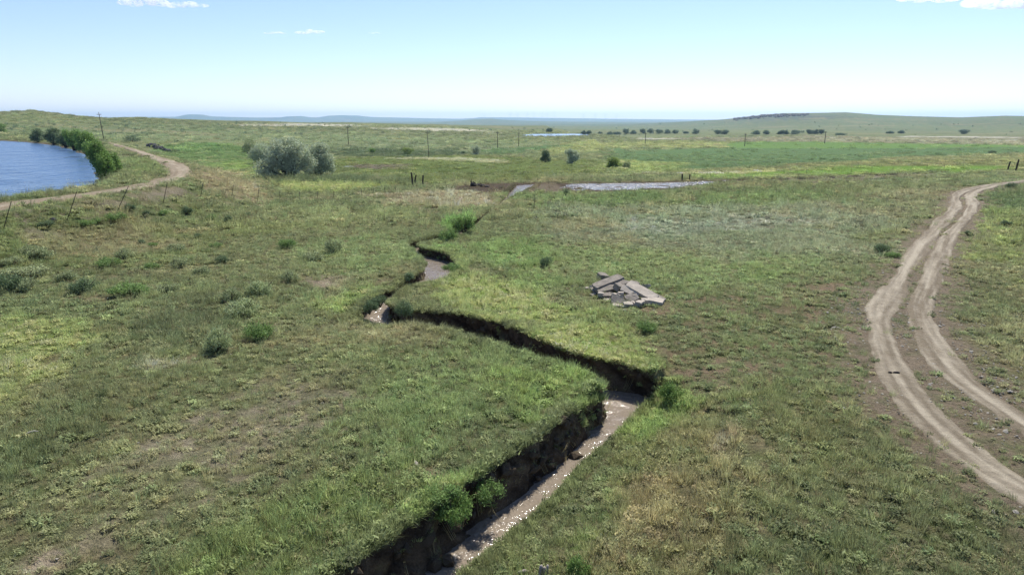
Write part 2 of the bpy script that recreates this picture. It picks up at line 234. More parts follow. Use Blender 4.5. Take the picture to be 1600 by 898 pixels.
# ------------------------------------------------------------------ what grows where: (outline in the photo, plant colour, cover, height, soil, feather m)
A = alb
SOIL0 = A(132, 124, 92)
REG = [
 # far country
 ([(-100, 196), (330, 196), (560, 210), (900, 225), (900, 240), (560, 240), (420, 225), (260, 218), (-100, 212)], A(104, 122, 78), .85, .5, None, 20),
 ([(240, 228), (330, 222), (420, 232), (400, 262), (380, 285), (320, 262)], A(88, 122, 56), .95, .5, None, 4),
 ([(330, 255), (390, 250), (400, 270), (370, 275)], A(105, 135, 55), .95, .5, None, 3),
 ([(520, 247), (640, 244), (760, 243), (950, 252), (960, 268), (900, 279), (620, 288), (520, 272), (470, 262)], A(98, 114, 50), .97, .6, None, 4),
 ([(500, 236), (560, 233), (720, 236), (760, 241), (640, 246), (520, 244)], A(76, 98, 58), .95, .8, None, 3),
 ([(600, 248), (720, 247), (790, 251), (790, 255), (700, 251)], A(150, 155, 110), .9, .4, A(180, 170, 145), 1.5),
 ([(640, 258), (560, 257), (540, 263), (620, 265)], A(100, 100, 70), .4, .3, A(112, 100, 82), 1.5),
 ([(380, 194.2), (470, 193.2), (555, 195), (560, 198), (470, 197.5), (380, 196.5)], A(170, 170, 140), .5, .2, A(196, 190, 168), 12),
 ([(590, 201), (660, 200), (760, 203), (760, 206), (680, 205)], A(165, 165, 135), .5, .2, A(190, 184, 160), 10),
 ([(820, 232), (900, 222), (960, 219), (1140, 222), (1140, 231), (980, 232), (860, 243)], A(124, 135, 72), .95, .4, None, 5),
 ([(740, 236), (840, 228), (900, 226), (840, 236), (780, 243)], A(80, 112, 60), .95, .4, None, 3),
 ([(940, 240), (960, 232), (1140, 231), (1600, 230), (1800, 230), (1800, 244), (1600, 240), (1400, 246), (1250, 258), (1120, 264), (1000, 264), (960, 252)], A(88, 116, 64), .98, .4, None, 3),
 ([(1136, 231), (1150, 222), (1300, 222.5), (1500, 226), (1700, 228), (1700, 231), (1500, 230.5), (1300, 232)], A(98, 130, 58), .98, .4, None, 2.5),
 ([(1000, 216), (1140, 215), (1700, 214), (1700, 227), (1500, 225), (1300, 221.5), (1140, 221), (1000, 219)], A(128, 128, 98), .8, .3, None, 8),
 ([(1410, 213), (1520, 213.4), (1590, 214.4), (1590, 215.4), (1500, 214.6), (1410, 214)], A(175, 175, 150), .5, .2, A(190, 185, 165), 6),
 ([(1535, 220.8), (1560, 220.5), (1590, 219.5), (1590, 220.8), (1540, 221.6)], A(175, 175, 150), .4, .2, A(196, 190, 170), 4),
 ([(1000, 216), (1060, 217.5), (1060, 218.5), (1000, 218)], A(175, 175, 150), .4, .2, A(196, 190, 170), 6),
 ([(1100, 266), (1250, 259), (1400, 247), (1600, 241), (1800, 240), (1800, 268), (1540, 268), (1400, 271), (1200, 279), (1080, 280)], A(118, 126, 72), .9, .4, None, 3),
 ([(1080, 272), (1200, 268), (1350, 260), (1480, 258), (1560, 262), (1520, 268), (1400, 270), (1250, 275), (1100, 279)], A(112, 146, 52), .97, .5, None, 2.5),
 ([(960, 250), (1060, 255), (1060, 268), (980, 272), (930, 262)], A(120, 140, 66), .95, .5, None, 3),
 ([(1000, 272), (1130, 270), (1220, 266), (1120, 272)], A(185, 180, 120), .7, .4, None, 1.5),
 ([(1140, 281.5), (1300, 276), (1480, 266.5), (1480, 268), (1320, 278.5), (1150, 284.5)], A(66, 66, 46), .4, .3, A(74, 64, 50), .8),  # wet ditch: mud and tufts, with the bank's shadow painted in as darker colour
 ([(1180, 284), (1320, 279), (1460, 271), (1460, 276), (1320, 285), (1180, 288)], A(110, 112, 76), .5, .3, A(150, 142, 120), 1.5),
 ([(720, 290), (800, 286), (870, 286), (1140, 281), (1150, 285), (1010, 299), (880, 301), (840, 303), (790, 310), (740, 300), (690, 298)], A(88, 86, 58), .22, .3, A(84, 70, 54), 1.2),
 ([(835, 290), (862, 287), (875, 292), (870, 300), (830, 302)], A(110, 104, 75), .12, .2, A(114, 102, 82), .8),
 ([(430, 287), (520, 284), (600, 288), (590, 296), (520, 300), (430, 302)], A(134, 154, 70), .98, .4, None, 2),
 ([(420, 275), (600, 278), (650, 286), (560, 288), (430, 285)], A(84, 104, 62), .98, 1.0, None, 2),
 # dam
 ([(-80, 345), (-80, 382), (40, 352), (110, 340), (200, 325), (300, 303), (320, 290), (290, 288), (250, 300), (150, 318)], A(120, 116, 88), .2, .3, A(142, 132, 112), 1.2),
 ([(290, 285), (300, 262), (340, 262), (410, 290), (440, 316), (400, 318), (330, 308)], A(140, 134, 94), .65, .4, A(150, 132, 106), 2),
 ([(190, 280), (220, 240), (250, 255), (255, 268), (200, 290)], A(108, 128, 66), .9, .4, None, 1.5),
 ([(1120, 188), (1150, 185.5), (1180, 182), (1230, 180), (1300, 179.5), (1330, 184), (1260, 187), (1200, 190)], A(84, 100, 84), .9, .3, None, 40),
 # middle ground
 ([(600, 305), (700, 300), (800, 308), (790, 322), (700, 328), (600, 322)], A(158, 148, 112), .75, .5, A(160, 142, 118), 2.5),
 ([(430, 318), (700, 328), (640, 370), (480, 360), (380, 340)], A(112, 128, 74), .9, .6, None, 4),
 ([(800, 305), (1000, 302), (1300, 300), (1250, 320), (900, 330), (810, 322)], A(102, 128, 66), .95, .5, None, 3),
 ([(830, 335), (1000, 322), (1330, 320), (1380, 350), (1300, 420), (1150, 440), (1040, 400), (880, 392), (800, 360)], A(114, 130, 94), .95, .45, None, 4),
 ([(960, 345), (1120, 335), (1260, 345), (1180, 362), (1000, 368)], A(128, 142, 116), .95, .35, None, 2.5),
 ([(1380, 300), (1480, 292), (1500, 310), (1420, 340), (1350, 330)], A(116, 122, 82), .85, .4, None, 2.5),
 ([(1090, 285), (1350, 285), (1330, 300), (1100, 300)], A(96, 112, 62), .9, .5, None, 2.5),
 ([(1180, 395), (1290, 405), (1260, 440), (1130, 450), (1100, 425)], A(108, 138, 68), .95, .5, None, 2),
 ([(1530, 330), (1600, 320), (1640, 420), (1560, 430), (1510, 370)], A(112, 130, 62), .92, .45, None, 2),
 ([(1560, 295), (1700, 290), (1700, 330), (1580, 330)], A(84, 110, 62), .95, .5, None, 2),
 ([(480, 430), (560, 430), (560, 460), (500, 470)], A(140, 140, 100), .5, .3, A(160, 146, 124), 1),
 ([(500, 370), (640, 372), (660, 410), (600, 440), (480, 420)], A(108, 132, 74), .95, .5, None, 1.5),
 ([(620, 440), (560, 440), (480, 480), (520, 505), (580, 470)], A(126, 158, 70), .97, .5, None, 1),
 ([(690, 345), (745, 335), (755, 352), (700, 385), (680, 380)], A(92, 148, 52), .99, 1.2, None, .8),
 ([(640, 450), (720, 400), (800, 450), (1000, 530), (1050, 575), (940, 555), (820, 515), (660, 480)], A(130, 156, 72), .95, .5, None, 1.5),
 ([(830, 505), (960, 535), (1050, 575), (960, 560), (860, 535)], A(140, 170, 72), .97, .45, None, .7),
 ([(730, 375), (840, 370), (900, 420), (850, 450), (760, 420)], A(106, 140, 66), .95, .55, None, 1.5),
 ([(900, 380), (1100, 400), (1180, 480), (1060, 500), (1000, 440), (880, 420)], A(110, 132, 74), .82, .4, None, 2),
 ([(1040, 470), (1320, 440), (1340, 540), (1280, 600), (1120, 600), (1050, 540)], A(104, 120, 70), .62, .35, A(140, 122, 96), 2),
 ([(1080, 560), (1180, 560), (1280, 620), (1200, 640), (1100, 620)], A(112, 128, 78), .55, .3, A(146, 128, 104), 1.2),
 # left slope
 ([(-60, 350), (300, 320), (430, 360), (300, 400), (-60, 410)], A(108, 122, 66), .85, .55, None, 3),
 ([(60, 380), (190, 360), (300, 380), (200, 400)], A(134, 130, 88), .8, .5, None, 1.5),
 ([(-60, 500), (160, 490), (200, 525), (140, 570), (120, 620), (60, 650), (-60, 660)], A(140, 160, 80), .97, .3, None, 1.5),
 ([(100, 440), (280, 430), (440, 430), (500, 520), (430, 540), (300, 490)], A(112, 128, 76), .88, .5, None, 2),
 ([(180, 520), (330, 460), (420, 520), (330, 560), (200, 570)], A(98, 112, 70), .95, .8, None, 1.5),
 ([(170, 560), (300, 545), (320, 575), (200, 590)], A(150, 150, 118), .9, .7, None, .8),
 # foreground left
 ([(40, 760), (170, 690), (300, 640), (420, 570), (570, 560), (600, 640), (500, 720), (360, 790), (200, 860), (30, 880)], A(116, 126, 78), .62, .28, A(144, 136, 110), 1.2),
 ([(140, 740), (250, 680), (330, 640), (300, 700), (220, 760)], A(120, 124, 86), .4, .25, A(158, 148, 124), .5),
 ([(400, 620), (520, 590), (540, 620), (430, 700), (350, 720)], A(120, 124, 86), .45, .25, A(152, 142, 118), .6),
 ([(20, 890), (60, 850), (130, 840), (110, 898)], A(120, 124, 86), .3, .25, A(176, 162, 138), .4),
 ([(0, 640), (160, 600), (240, 600), (160, 700), (40, 760), (-40, 740)], A(92, 112, 64), .95, .8, None, 1),
 ([(560, 560), (700, 540), (880, 580), (890, 620), (800, 690), (640, 700), (600, 640)], A(106, 128, 70), .85, .6, None, 1.2),
 ([(300, 898), (420, 800), (560, 740), (640, 720), (600, 790), (500, 860), (440, 920)], A(104, 124, 62), .95, .75, None, .8),
 ([(780, 600), (900, 590), (900, 620), (820, 680)], A(112, 142, 60), .95, .6, None, .7),
 ([(640, 800), (700, 750), (760, 730), (760, 770), (690, 810)], A(122, 152, 70), .98, .5, None, .4),
 # foreground right
 ([(740, 898), (860, 800), (960, 700), (1010, 640), (1060, 590), (1100, 640), (1040, 720), (960, 800), (900, 920), (760, 930)], A(110, 128, 62), .96, .85, None, .8),
 ([(1000, 650), (1120, 620), (1220, 680), (1260, 800), (1160, 898), (960, 920), (920, 860), (1000, 760)], A(124, 124, 74), .9, .75, None, 1.0),
 ([(1100, 660), (1150, 650), (1150, 720), (1110, 710)], A(170, 156, 122), .9, .6, None, .4),
 ([(960, 720), (1080, 700), (1100, 790), (980, 840)], A(138, 130, 84), .9, .8, None, .6),
 ([(1140, 590), (1300, 600), (1380, 680), (1400, 760), (1260, 740), (1160, 660)], A(106, 118, 66), .88, .7, None, .8),
 ([(1200, 760), (1420, 760), (1500, 860), (1440, 930), (1180, 930)], A(104, 120, 70), .8, .55, None, .8),
 ([(985, 630), (1050, 585), (1075, 605), (1010, 660)], A(110, 142, 60), .98, .9, None, .4),
]
for k in range(len(REG)):
    p, c, cv, tl, so, ft = REG[k]; P = poly_on(p, h0); xs = [q[0] for q in P]; ys = [q[1] for q in P]
    REG[k] = (P, np.array(c), cv, tl, None if so is None else np.array(so), ft, (min(xs)-ft*4, max(xs)+ft*4, min(ys)-ft*4, max(ys)+ft*4))
def track_pts(pl, z=None): return np.array([at(*p) for p in pl]) if z is None else np.array([on_plane(*p, z) for p in pl])
RUT_L = catmull(track_pts([(1760, 860), (1660, 800), (1570, 750), (1490, 690), (1430, 630), (1393, 570), (1376, 520), (1376, 487), (1395, 455), (1420, 415), (1440, 385), (1470, 350), (1492, 325), (1492, 312), (1500, 302), (1530, 293), (1565, 288), (1600, 283.5), (1660, 278), (1740, 272)]), 24)
RUT_R = catmull(track_pts([(1800, 800), (1720, 735), (1640, 690), (1560, 635), (1500, 590), (1460, 540), (1440, 500), (1440, 475), (1453, 445), (1464, 410), (1480, 375), (1510, 340), (1520, 320), (1516, 308), (1525, 300), (1550, 293), (1580, 288), (1610, 285), (1665, 280), (1740, 274.5)]), 24)
ROAD = catmull(np.array([on_plane(x, y, 2.5) for x, y in [(-150, 344), (-80, 336), (0, 322), (80, 312), (150, 303), (210, 293), (252, 284), (278, 275), (281, 266), (268, 256), (248, 249), (225, 241), (205, 233), (180, 226), (165, 221)]]), 20)
def cover(x, y):
    """soil colour, plant colour, cover 0..1, plant height factor at points"""
    x = np.asarray(x, float); y = np.asarray(y, float); n = len(x); r = np.sqrt(x*x+y*y)
    veg = np.tile(np.array(A(106, 120, 72)), (n, 1)); soil = np.tile(np.array(SOIL0), (n, 1)); cov = np.full(n, .82); tall = np.full(n, .42)
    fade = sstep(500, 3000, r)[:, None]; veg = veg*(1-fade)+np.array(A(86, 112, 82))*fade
    wx = fbm(x/6, y/6, 61, 4); wy = fbm(x/1.1, y/1.1, 62, 3)
    for P, c, cv, tl, so, ft, bb in REG:
        k = np.where((x > bb[0]) & (x < bb[1]) & (y > bb[2]) & (y < bb[3]))[0]
        if len(k) == 0: continue
        s = poly_sd(x[k], y[k], P)+ft*(wx[k]*1.5+wy[k]*.8)
        w = 1-sstep(-ft, ft, s)
        veg[k] += (c-veg[k])*w[:, None]; cov[k] += (cv-cov[k])*w; tall[k] += (tl-tall[k])*w
        if so is not None: soil[k] += (so-soil[k])*w[:, None]
    # along the wheel tracks the sward is worn
    m = np.where((x > 8) & (y < 140) & (y > 5) & (x < 110))[0]
    if len(m):
        d = np.minimum(seg_dist(x[m], y[m], RUT_L[::6, :2])[0], seg_dist(x[m], y[m], RUT_R[::6, :2])[0])+.3*wx[m]
        w = 1-sstep(.35, 2.2+1.3*vnoise(x[m]/6, y[m]/6, 71), d); cov[m] *= 1-.8*w; soil[m] += (np.array(A(138, 124, 104))-soil[m])*w[:, None]; tall[m] *= 1-.5*w
        w = 1-sstep(.25, .55, d); cov[m] *= 1-w
    m = np.where((x < -20) & (x > -140) & (y < 230) & (y > 20))[0]
    if len(m):
        d = seg_dist(x[m], y[m], ROAD[::8, :2])[0]+.5*wx[m]; w = 1-sstep(1.0, 2.2, d)
        cov[m] *= 1-.95*w; soil[m] += (np.array(A(160, 146, 122))-soil[m])*w[:, None]
    # under and round the pond
    m = np.where((x < -30) & (y < 260) & (y > 10))[0]
    if len(m):
        s = poly_sd(x[m], y[m], LAKE); w = 1-sstep(.2, 2.0, s+.6*wx[m]); cov[m] *= 1-.8*w; soil[m] += (np.array(A(112, 98, 80))-soil[m])*w[:, None]
    # drifts of other plants and bare spots
    p = fbm(x/16, y/16, 81, 4); q = fbm(x/3.2, y/3.2, 82, 4)
    nf = (1-.65*sstep(90, 200, r))[:, None]; veg = veg*(1+.16*nf*p[:, None]*np.array([1.2, .6, .9])+.14*nf*q[:, None]*np.array([.7, 1, .8]))
    fld = cov > .968; dry = sstep(.35, .9, fbm(x/7, y/7, 83, 4))[:, None]*.5*(1-.85*(fld & (r > 120)))[:, None]; veg = veg*(1-dry)+np.array(A(140, 134, 92))*dry
    big = fbm(x/160, y/160, 84, 4)*sstep(150, 500, r); veg = veg*(1+.14*big[:, None]); pale = sstep(.45, .8, fbm(x/110, y/40, 85, 4))*sstep(200, 600, r)
    pale = pale*~fld; cov = cov*(1-.5*pale); soil = soil*(1+.15*pale[:, None])
    bare = sstep(.35, .8, fbm(x/2.3, y/2.3, 86, 4)); cov = np.clip(cov-.45*bare*(cov < .97), 0, 1)
    return np.clip(soil, .02, .6), np.clip(veg, .015, .5), cov, tall

# ------------------------------------------------------------------ materials
def newmat(name):
    m = bpy.data.materials.new(name); m.use_nodes = True; t = m.node_tree; b = t.nodes['Principled BSDF']
    b.inputs['Specular IOR Level'].default_value = .25
    return m, t, b
def N(t, typ, **kw):
    n = t.nodes.new(typ)
    for k, v in kw.items():
        if k in n.inputs.keys() and not hasattr(n, k): n.inputs[k].default_value = v
        else: setattr(n, k, v)
    return n
def coords(t, scale=(1, 1, 1)):
    tc = t.nodes.new('ShaderNodeTexCoord'); mp = t.nodes.new('ShaderNodeMapping'); mp.inputs['Scale'].default_value = scale
    t.links.new(tc.outputs['Object'], mp.inputs[0]); return mp.outputs[0]
def noise(t, vec, scale, detail=4, rough=.6):
    n = t.nodes.new('ShaderNodeTexNoise'); n.inputs['Scale'].default_value = scale; n.inputs['Detail'].default_value = detail; n.inputs['Roughness'].default_value = rough
    t.links.new(vec, n.inputs['Vector']); return n.outputs['Fac']
def maprange(t, v, a, b, c, d):
    n = t.nodes.new('ShaderNodeMapRange'); t.links.new(v, n.inputs[0])
    for i, q in enumerate((a, b, c, d)): n.inputs[i+1].default_value = q
    return n.outputs[0]
def mulcol(t, col, fac):
    n = t.nodes.new('ShaderNodeVectorMath'); n.operation = 'SCALE'; t.links.new(col, n.inputs[0]); t.links.new(fac, n.inputs['Scale']); return n.outputs[0]
def math2(t, op, a, b):
    n = t.nodes.new('ShaderNodeMath'); n.operation = op
    for i, q in enumerate((a, b)):
        if isinstance(q, (int, float)): n.inputs[i].default_value = q
        else: t.links.new(q, n.inputs[i])
    return n.outputs[0]
def bump(t, b, hgt, dist, strength=1.0):
    n = t.nodes.new('ShaderNodeBump'); n.inputs['Distance'].default_value = dist; n.inputs['Strength'].default_value = strength
    t.links.new(hgt, n.inputs['Height']); t.links.new(n.outputs[0], b.inputs['Normal']); return n
def mat_attr(name, attr='col', rough=.95, nscale=((9, .45), (2.2, .25)), bdist=.05):
    m, t, b = newmat(name); a = t.nodes.new('ShaderNodeAttribute'); a.attribute_name = attr; v = coords(t); c = a.outputs['Color']; hs = None
    for s, amp in nscale:
        f = noise(t, v, s, 5, .65); c = mulcol(t, c, maprange(t, f, .25, .75, 1-amp, 1+amp)); hs = f if hs is None else math2(t, 'ADD', hs, math2(t, 'MULTIPLY', f, 2.0))
    t.links.new(c, b.inputs['Base Color']); b.inputs['Roughness'].default_value = rough; b.inputs['Specular IOR Level'].default_value = .1
    bump(t, b, hs, bdist); return m
def mat_plain(name, rgb, rough=.85, var=.3, scale=8, bdist=.01, spec=.25, streak=(1, 1, 1)):
    m, t, b = newmat(name); v = coords(t, streak); f = noise(t, v, scale, 5, .65)
    r = t.nodes.new('ShaderNodeRGB'); r.outputs[0].default_value = (*rgb, 1)
    t.links.new(mulcol(t, r.outputs[0], maprange(t, f, .25, .75, 1-var, 1+var)), b.inputs['Base Color'])
    b.inputs['Roughness'].default_value = rough; b.inputs['Specular IOR Level'].default_value = spec; bump(t, b, f, bdist); return m
def mat_leaf(name, rgb=None, inst=False, trans=.35, var=.45, rough=.6, mesh_attr='bl'):
    """leaf: per-leaf tone from mesh attribute, colour from the instance or fixed; some light passes through"""
    m, t, b = newmat(name); a = t.nodes.new('ShaderNodeAttribute'); a.attribute_name = mesh_attr
    if inst:
        c = t.nodes.new('ShaderNodeAttribute'); c.attribute_type = 'INSTANCER'; c.attribute_name = 'col'; col = c.outputs['Color']
    else:
        c = t.nodes.new('ShaderNodeRGB'); c.outputs[0].default_value = (*rgb, 1); col = c.outputs[0]
    col = mulcol(t, col, maprange(t, a.outputs['Fac'], 0, 1, 1-var, 1+var))
    t.links.new(col, b.inputs['Base Color']); b.inputs['Roughness'].default_value = rough; b.inputs['Specular IOR Level'].default_value = .2
    tr = t.nodes.new('ShaderNodeBsdfTranslucent'); t.links.new(col, tr.inputs[0]); mx = t.nodes.new('ShaderNodeMixShader'); mx.inputs[0].default_value = trans
    t.links.new(b.outputs[0], mx.inputs[1]); t.links.new(tr.outputs[0], mx.inputs[2]); t.links.new(mx.outputs[0], t.nodes['Material Output'].inputs[0]); return m
def mat_water(name, rgb, scale, bdist, rough=.06, streak=(1, 1, 1), mud=None):
    m, t, b = newmat(name); v = coords(t, streak); f = noise(t, v, scale, 3, .55); g = noise(t, v, scale*.23, 3, .5)
    b.inputs['Base Color'].default_value = (*rgb, 1); b.inputs['Roughness'].default_value = rough; b.inputs['IOR'].default_value = 1.33; b.inputs['Specular IOR Level'].default_value = .5
    bump(t, b, math2(t, 'ADD', f, math2(t, 'MULTIPLY', g, 2.5)), bdist); return m

M = {}
M['ground'] = mat_attr('ground', nscale=((26, .45), (6, .35), (.35, .12)), bdist=.1)
M['bank'] = mat_attr('bank_soil', nscale=((18, .5), (4, .35)), bdist=.06)
M['dirt'] = mat_attr('dirt', nscale=((34, .22), (5, .16)), bdist=.035)
M['grass'] = mat_leaf('grass_blade', inst=True, trans=.48, var=.4)
M['stone'] = mat_plain('stone', A(170, 164, 150), .9, .35, 12)
M['lake'] = mat_water('lake_water', (.05, .105, .19), .8, .7, .22, (1, .55, 1))
M['creek'] = mat_water('creek_water', A(146, 134, 118), 4.5, .085, .09)
M['pond'] = mat_water('pond_water', A(120, 112, 100), 1.6, .45, .22)
M['farlake'] = mat_water('far_lake_water', (.2, .28, .36), .6, .1, .2)
M['concrete'] = mat_plain('broken_concrete', A(184, 174, 158), .92, .28, 5, .02)
M['concrete_dark'] = mat_plain('weathered_concrete', A(142, 134, 122), .92, .4, 5, .02)
M['clod'] = mat_plain('soil_clod', A(92, 80, 64), .97, .45, 14, .03)
M['wood_dark'] = mat_plain('dark_wood', A(62, 52, 44), .9, .4, 30, .01, streak=(1, 1, .12))
M['wood_grey'] = mat_plain('weathered_wood', A(176, 166, 156), .9, .45, 26, .012, streak=(1, 1, .1))
M['pole'] = mat_plain('pole_wood', A(84, 76, 64), .9, .3, 20, .01, streak=(1, 1, .1))
M['post'] = mat_plain('rusty_post', A(70, 62, 54), .7, .4, 20, .005)
M['bark'] = mat_plain('bark', A(78, 68, 58), .95, .4, 14, .03, streak=(1, 1, .25))
M['rock_dark'] = mat_plain('dark_rock', A(70, 68, 68), .9, .45, 3, .05)
M['rock_hill'] = mat_plain('hill_rock', A(96, 92, 86), .9, .5, .3, .3)
M['turbine'] = mat_plain('turbine_white', (.75, .75, .75), .5, .02, 1, .0)
M['rubber'] = mat_plain('dark_scrap', A(46, 40, 38), .8, .3, 20, .01)
M['bone'] = mat_plain('bleached_wood', A(190, 184, 166), .85, .15, 30, .004)

# ------------------------------------------------------------------ object helpers
def mesh_obj(name, V, F, mat, parent=None, smooth=False, attrs=None):
    me = bpy.data.meshes.new(name)
    V = np.asarray(V, np.float32); me.vertices.add(len(V)); me.vertices.foreach_set('co', V.ravel())
    if isinstance(F, np.ndarray) and F.ndim == 2:
        k = F.shape[1]; me.loops.add(F.size); me.loops.foreach_set('vertex_index', F.ravel().astype(np.int32)); me.polygons.add(len(F)); me.polygons.foreach_set('loop_start', np.arange(0, F.size, k, dtype=np.int32))
    else:
        tot = np.array([len(f) for f in F]); me.loops.add(int(tot.sum())); me.loops.foreach_set('vertex_index', np.concatenate([np.asarray(f) for f in F]).astype(np.int32))
        me.polygons.add(len(F)); me.polygons.foreach_set('loop_start', np.concatenate([[0], np.cumsum(tot)[:-1]]).astype(np.int32))
    if attrs:
        for an, (typ, arr) in attrs.items():
            a = me.attributes.new(an, typ, 'POINT'); a.data.foreach_set('color' if typ == 'FLOAT_COLOR' else ('vector' if typ == 'FLOAT_VECTOR' else 'value'), np.asarray(arr, np.float32 if typ != 'INT' else np.int32).ravel())
    me.update(calc_edges=True); me.validate()
    if smooth: me.polygons.foreach_set('use_smooth', np.ones(len(me.polygons), bool))
    if mat is not None: me.materials.append(mat)
    o = bpy.data.objects.new(name, me); COL.objects.link(o)
    if parent is not None: o.parent = parent
    return o
def tag(o, label=None, cat=None, group=None, kind=None):
    if label: o['label'] = label
    if cat: o['category'] = cat
    if group: o['group'] = group
    if kind: o['kind'] = kind
    return o
def empty(name, loc, rz=0):
    o = bpy.data.objects.new(name, None); o.empty_display_size = .3; COL.objects.link(o); o.location = [float(q) for q in loc]; o.rotation_euler = (0, 0, rz); return o
def rgba(c): return np.concatenate([c, np.ones((len(c), 1))], 1)
class MB:
    def __init__(s): s.V = []; s.F = []
    def add(s, V, F):
        n = len(s.V); s.V += [tuple(v) for v in V]; s.F += [tuple(i+n for i in f) for f in F]; return s
    def tube(s, P, R, k=7, cap=True):
        P = [Vector(p) for p in P]; rings = []
        for i, p in enumerate(P):
            d = (P[min(i+1, len(P)-1)]-P[max(i-1, 0)]).normalized(); a = d.orthogonal().normalized() if i == 0 else (rings_a-d*rings_a.dot(d)).normalized(); rings_a = a; b = d.cross(a)
            rings.append([p+(a*math.cos(2*math.pi*j/k)+b*math.sin(2*math.pi*j/k))*R[i] for j in range(k)])
        V = [v for r in rings for v in r]; F = [(i*k+j, i*k+(j+1) % k, (i+1)*k+(j+1) % k, (i+1)*k+j) for i in range(len(P)-1) for j in range(k)]
        if cap: F += [tuple(range(k))[::-1], tuple((len(P)-1)*k+j for j in range(k))]
        return s.add(V, F)
    def box(s, c, d, m=None):
        V = [Vector(((-.5+(i & 1))*d[0], (-.5+(i >> 1 & 1))*d[1], (-.5+(i >> 2))*d[2])) for i in range(8)]
        if m: V = [m @ v for v in V]
        V = [v+Vector(c) for v in V]
        return s.add(V, [(0, 2, 3, 1), (4, 5, 7, 6), (0, 1, 5, 4), (2, 6, 7, 3), (0, 4, 6, 2), (1, 3, 7, 5)])
    def obj(s, name, mat, parent=None, smooth=False): return mesh_obj(name, s.V, s.F, mat, parent, smooth)

# ------------------------------------------------------------------ ground sheet
th = np.concatenate([np.arange(-.95, .95, .0031), np.arange(.95, 2*math.pi-.95, .06)])
rr = [1.2]
while rr[-1] < 19000:
    q = rr[-1]; rr.append(q+(.5 if q < 9 else max(.13, .0058*q) if q < 110 else (.011*q if q < 1500 else .014*q)))
rr = np.array(rr); nt_, nr_ = len(th), len(rr)
TH, RR = np.meshgrid(th, rr); X = (np.sin(TH)*RR).ravel(); Y = (np.cos(TH)*RR).ravel()
Z = h(X, Y)
near = (np.hypot(X, Y) < 110)
ci = np.zeros(len(X), bool); ci[near] = creek_in(X[near], Y[near], .38, .38)
Z[ci] = h0(X[ci], Y[ci])-np.interp(np.hypot(X[ci], Y[ci]), [0, 25, 40, 60, 90], [2.1, 1.9, 1.6, 1.2, .55])
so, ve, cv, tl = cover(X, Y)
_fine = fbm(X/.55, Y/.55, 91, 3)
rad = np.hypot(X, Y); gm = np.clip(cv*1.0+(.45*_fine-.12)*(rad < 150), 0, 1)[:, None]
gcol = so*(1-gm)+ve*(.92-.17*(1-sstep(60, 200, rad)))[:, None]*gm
idx = np.arange(nt_*nr_).reshape(nr_, nt_); nxt = np.roll(idx, -1, axis=1)
F = np.stack([idx[:-1], nxt[:-1], nxt[1:], idx[1:]], -1).reshape(-1, 4)[:, ::-1]
Zf = Z+np.where(rad < 60, fbm(X/.7, Y/.7, 92, 3)*.035, 0)
g = mesh_obj('ground', np.stack([X, Y, Zf], 1), F, M['ground'], smooth=True, attrs={'col': ('FLOAT_COLOR', rgba(gcol))}); tag(g, kind='structure')

# ------------------------------------------------------------------ creek banks and water
ns = len(CL); wv = np.linalg.norm((CR-CL)[:, :2], axis=1); uu = (CR-CL)/np.maximum(wv, .05)[:, None]; uu[:, 2] = 0
def side_profile(dep, steep):
    lv = np.linspace(0, 1, 15)
    off = np.where(steep > .5, -.10*np.sin(lv*math.pi*.9)+.16*lv**2, .75*lv**1.2)
    return off, lv
rows = []
zl = h(CL[:, 0], CL[:, 1]); zr = h(CR[:, 0], CR[:, 1])
SLUMP = sstep(-.1, .7, fbm(_q/1.9, _q*0+2, 56, 3))*.75*np.clip(CD-.3, 0, 1); WZ = h0(CL[:, 0], CL[:, 1])-CD; WZ = np.convolve(np.pad(WZ, 60, mode='edge'), np.ones(121)/121, 'valid'); CDL = np.maximum(zl-WZ, .03)
lv = np.linspace(0, 1, 16)
Vs = []; Cs = []
i9 = np.argmin(np.hypot(CMID[:, 0]-on_plane(990, 605)[0], CMID[:, 1]-on_plane(990, 605)[1]))*12
grassyR = 1-sstep(i9-40, i9-5, np.arange(ns))                  # near reach: right bank is a grassy slope
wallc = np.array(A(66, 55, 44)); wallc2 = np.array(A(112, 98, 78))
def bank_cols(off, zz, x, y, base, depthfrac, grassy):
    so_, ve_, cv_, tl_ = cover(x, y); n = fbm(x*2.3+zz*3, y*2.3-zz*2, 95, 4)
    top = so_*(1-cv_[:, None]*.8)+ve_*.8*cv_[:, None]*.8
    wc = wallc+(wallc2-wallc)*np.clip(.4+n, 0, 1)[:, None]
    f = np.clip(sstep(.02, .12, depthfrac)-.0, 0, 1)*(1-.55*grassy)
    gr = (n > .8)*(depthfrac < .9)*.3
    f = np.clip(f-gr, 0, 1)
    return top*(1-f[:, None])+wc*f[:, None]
for off, zo in ((-.9, -.06), (-.55, .01), (-.3, .035), (-.12, .05)):
    sc = np.minimum(1, wv/1.2); P = CL+uu*(off*sc)[:, None]; P[:, 2] = h(P[:, 0], P[:, 1])+zo+.02*fbm(P[:, 0]*4, P[:, 1]*4, 96, 2)*(zo > 0); Vs.append(P); Cs.append(bank_cols(off, P[:, 2], P[:, 0], P[:, 1], None, np.zeros(ns), 0))
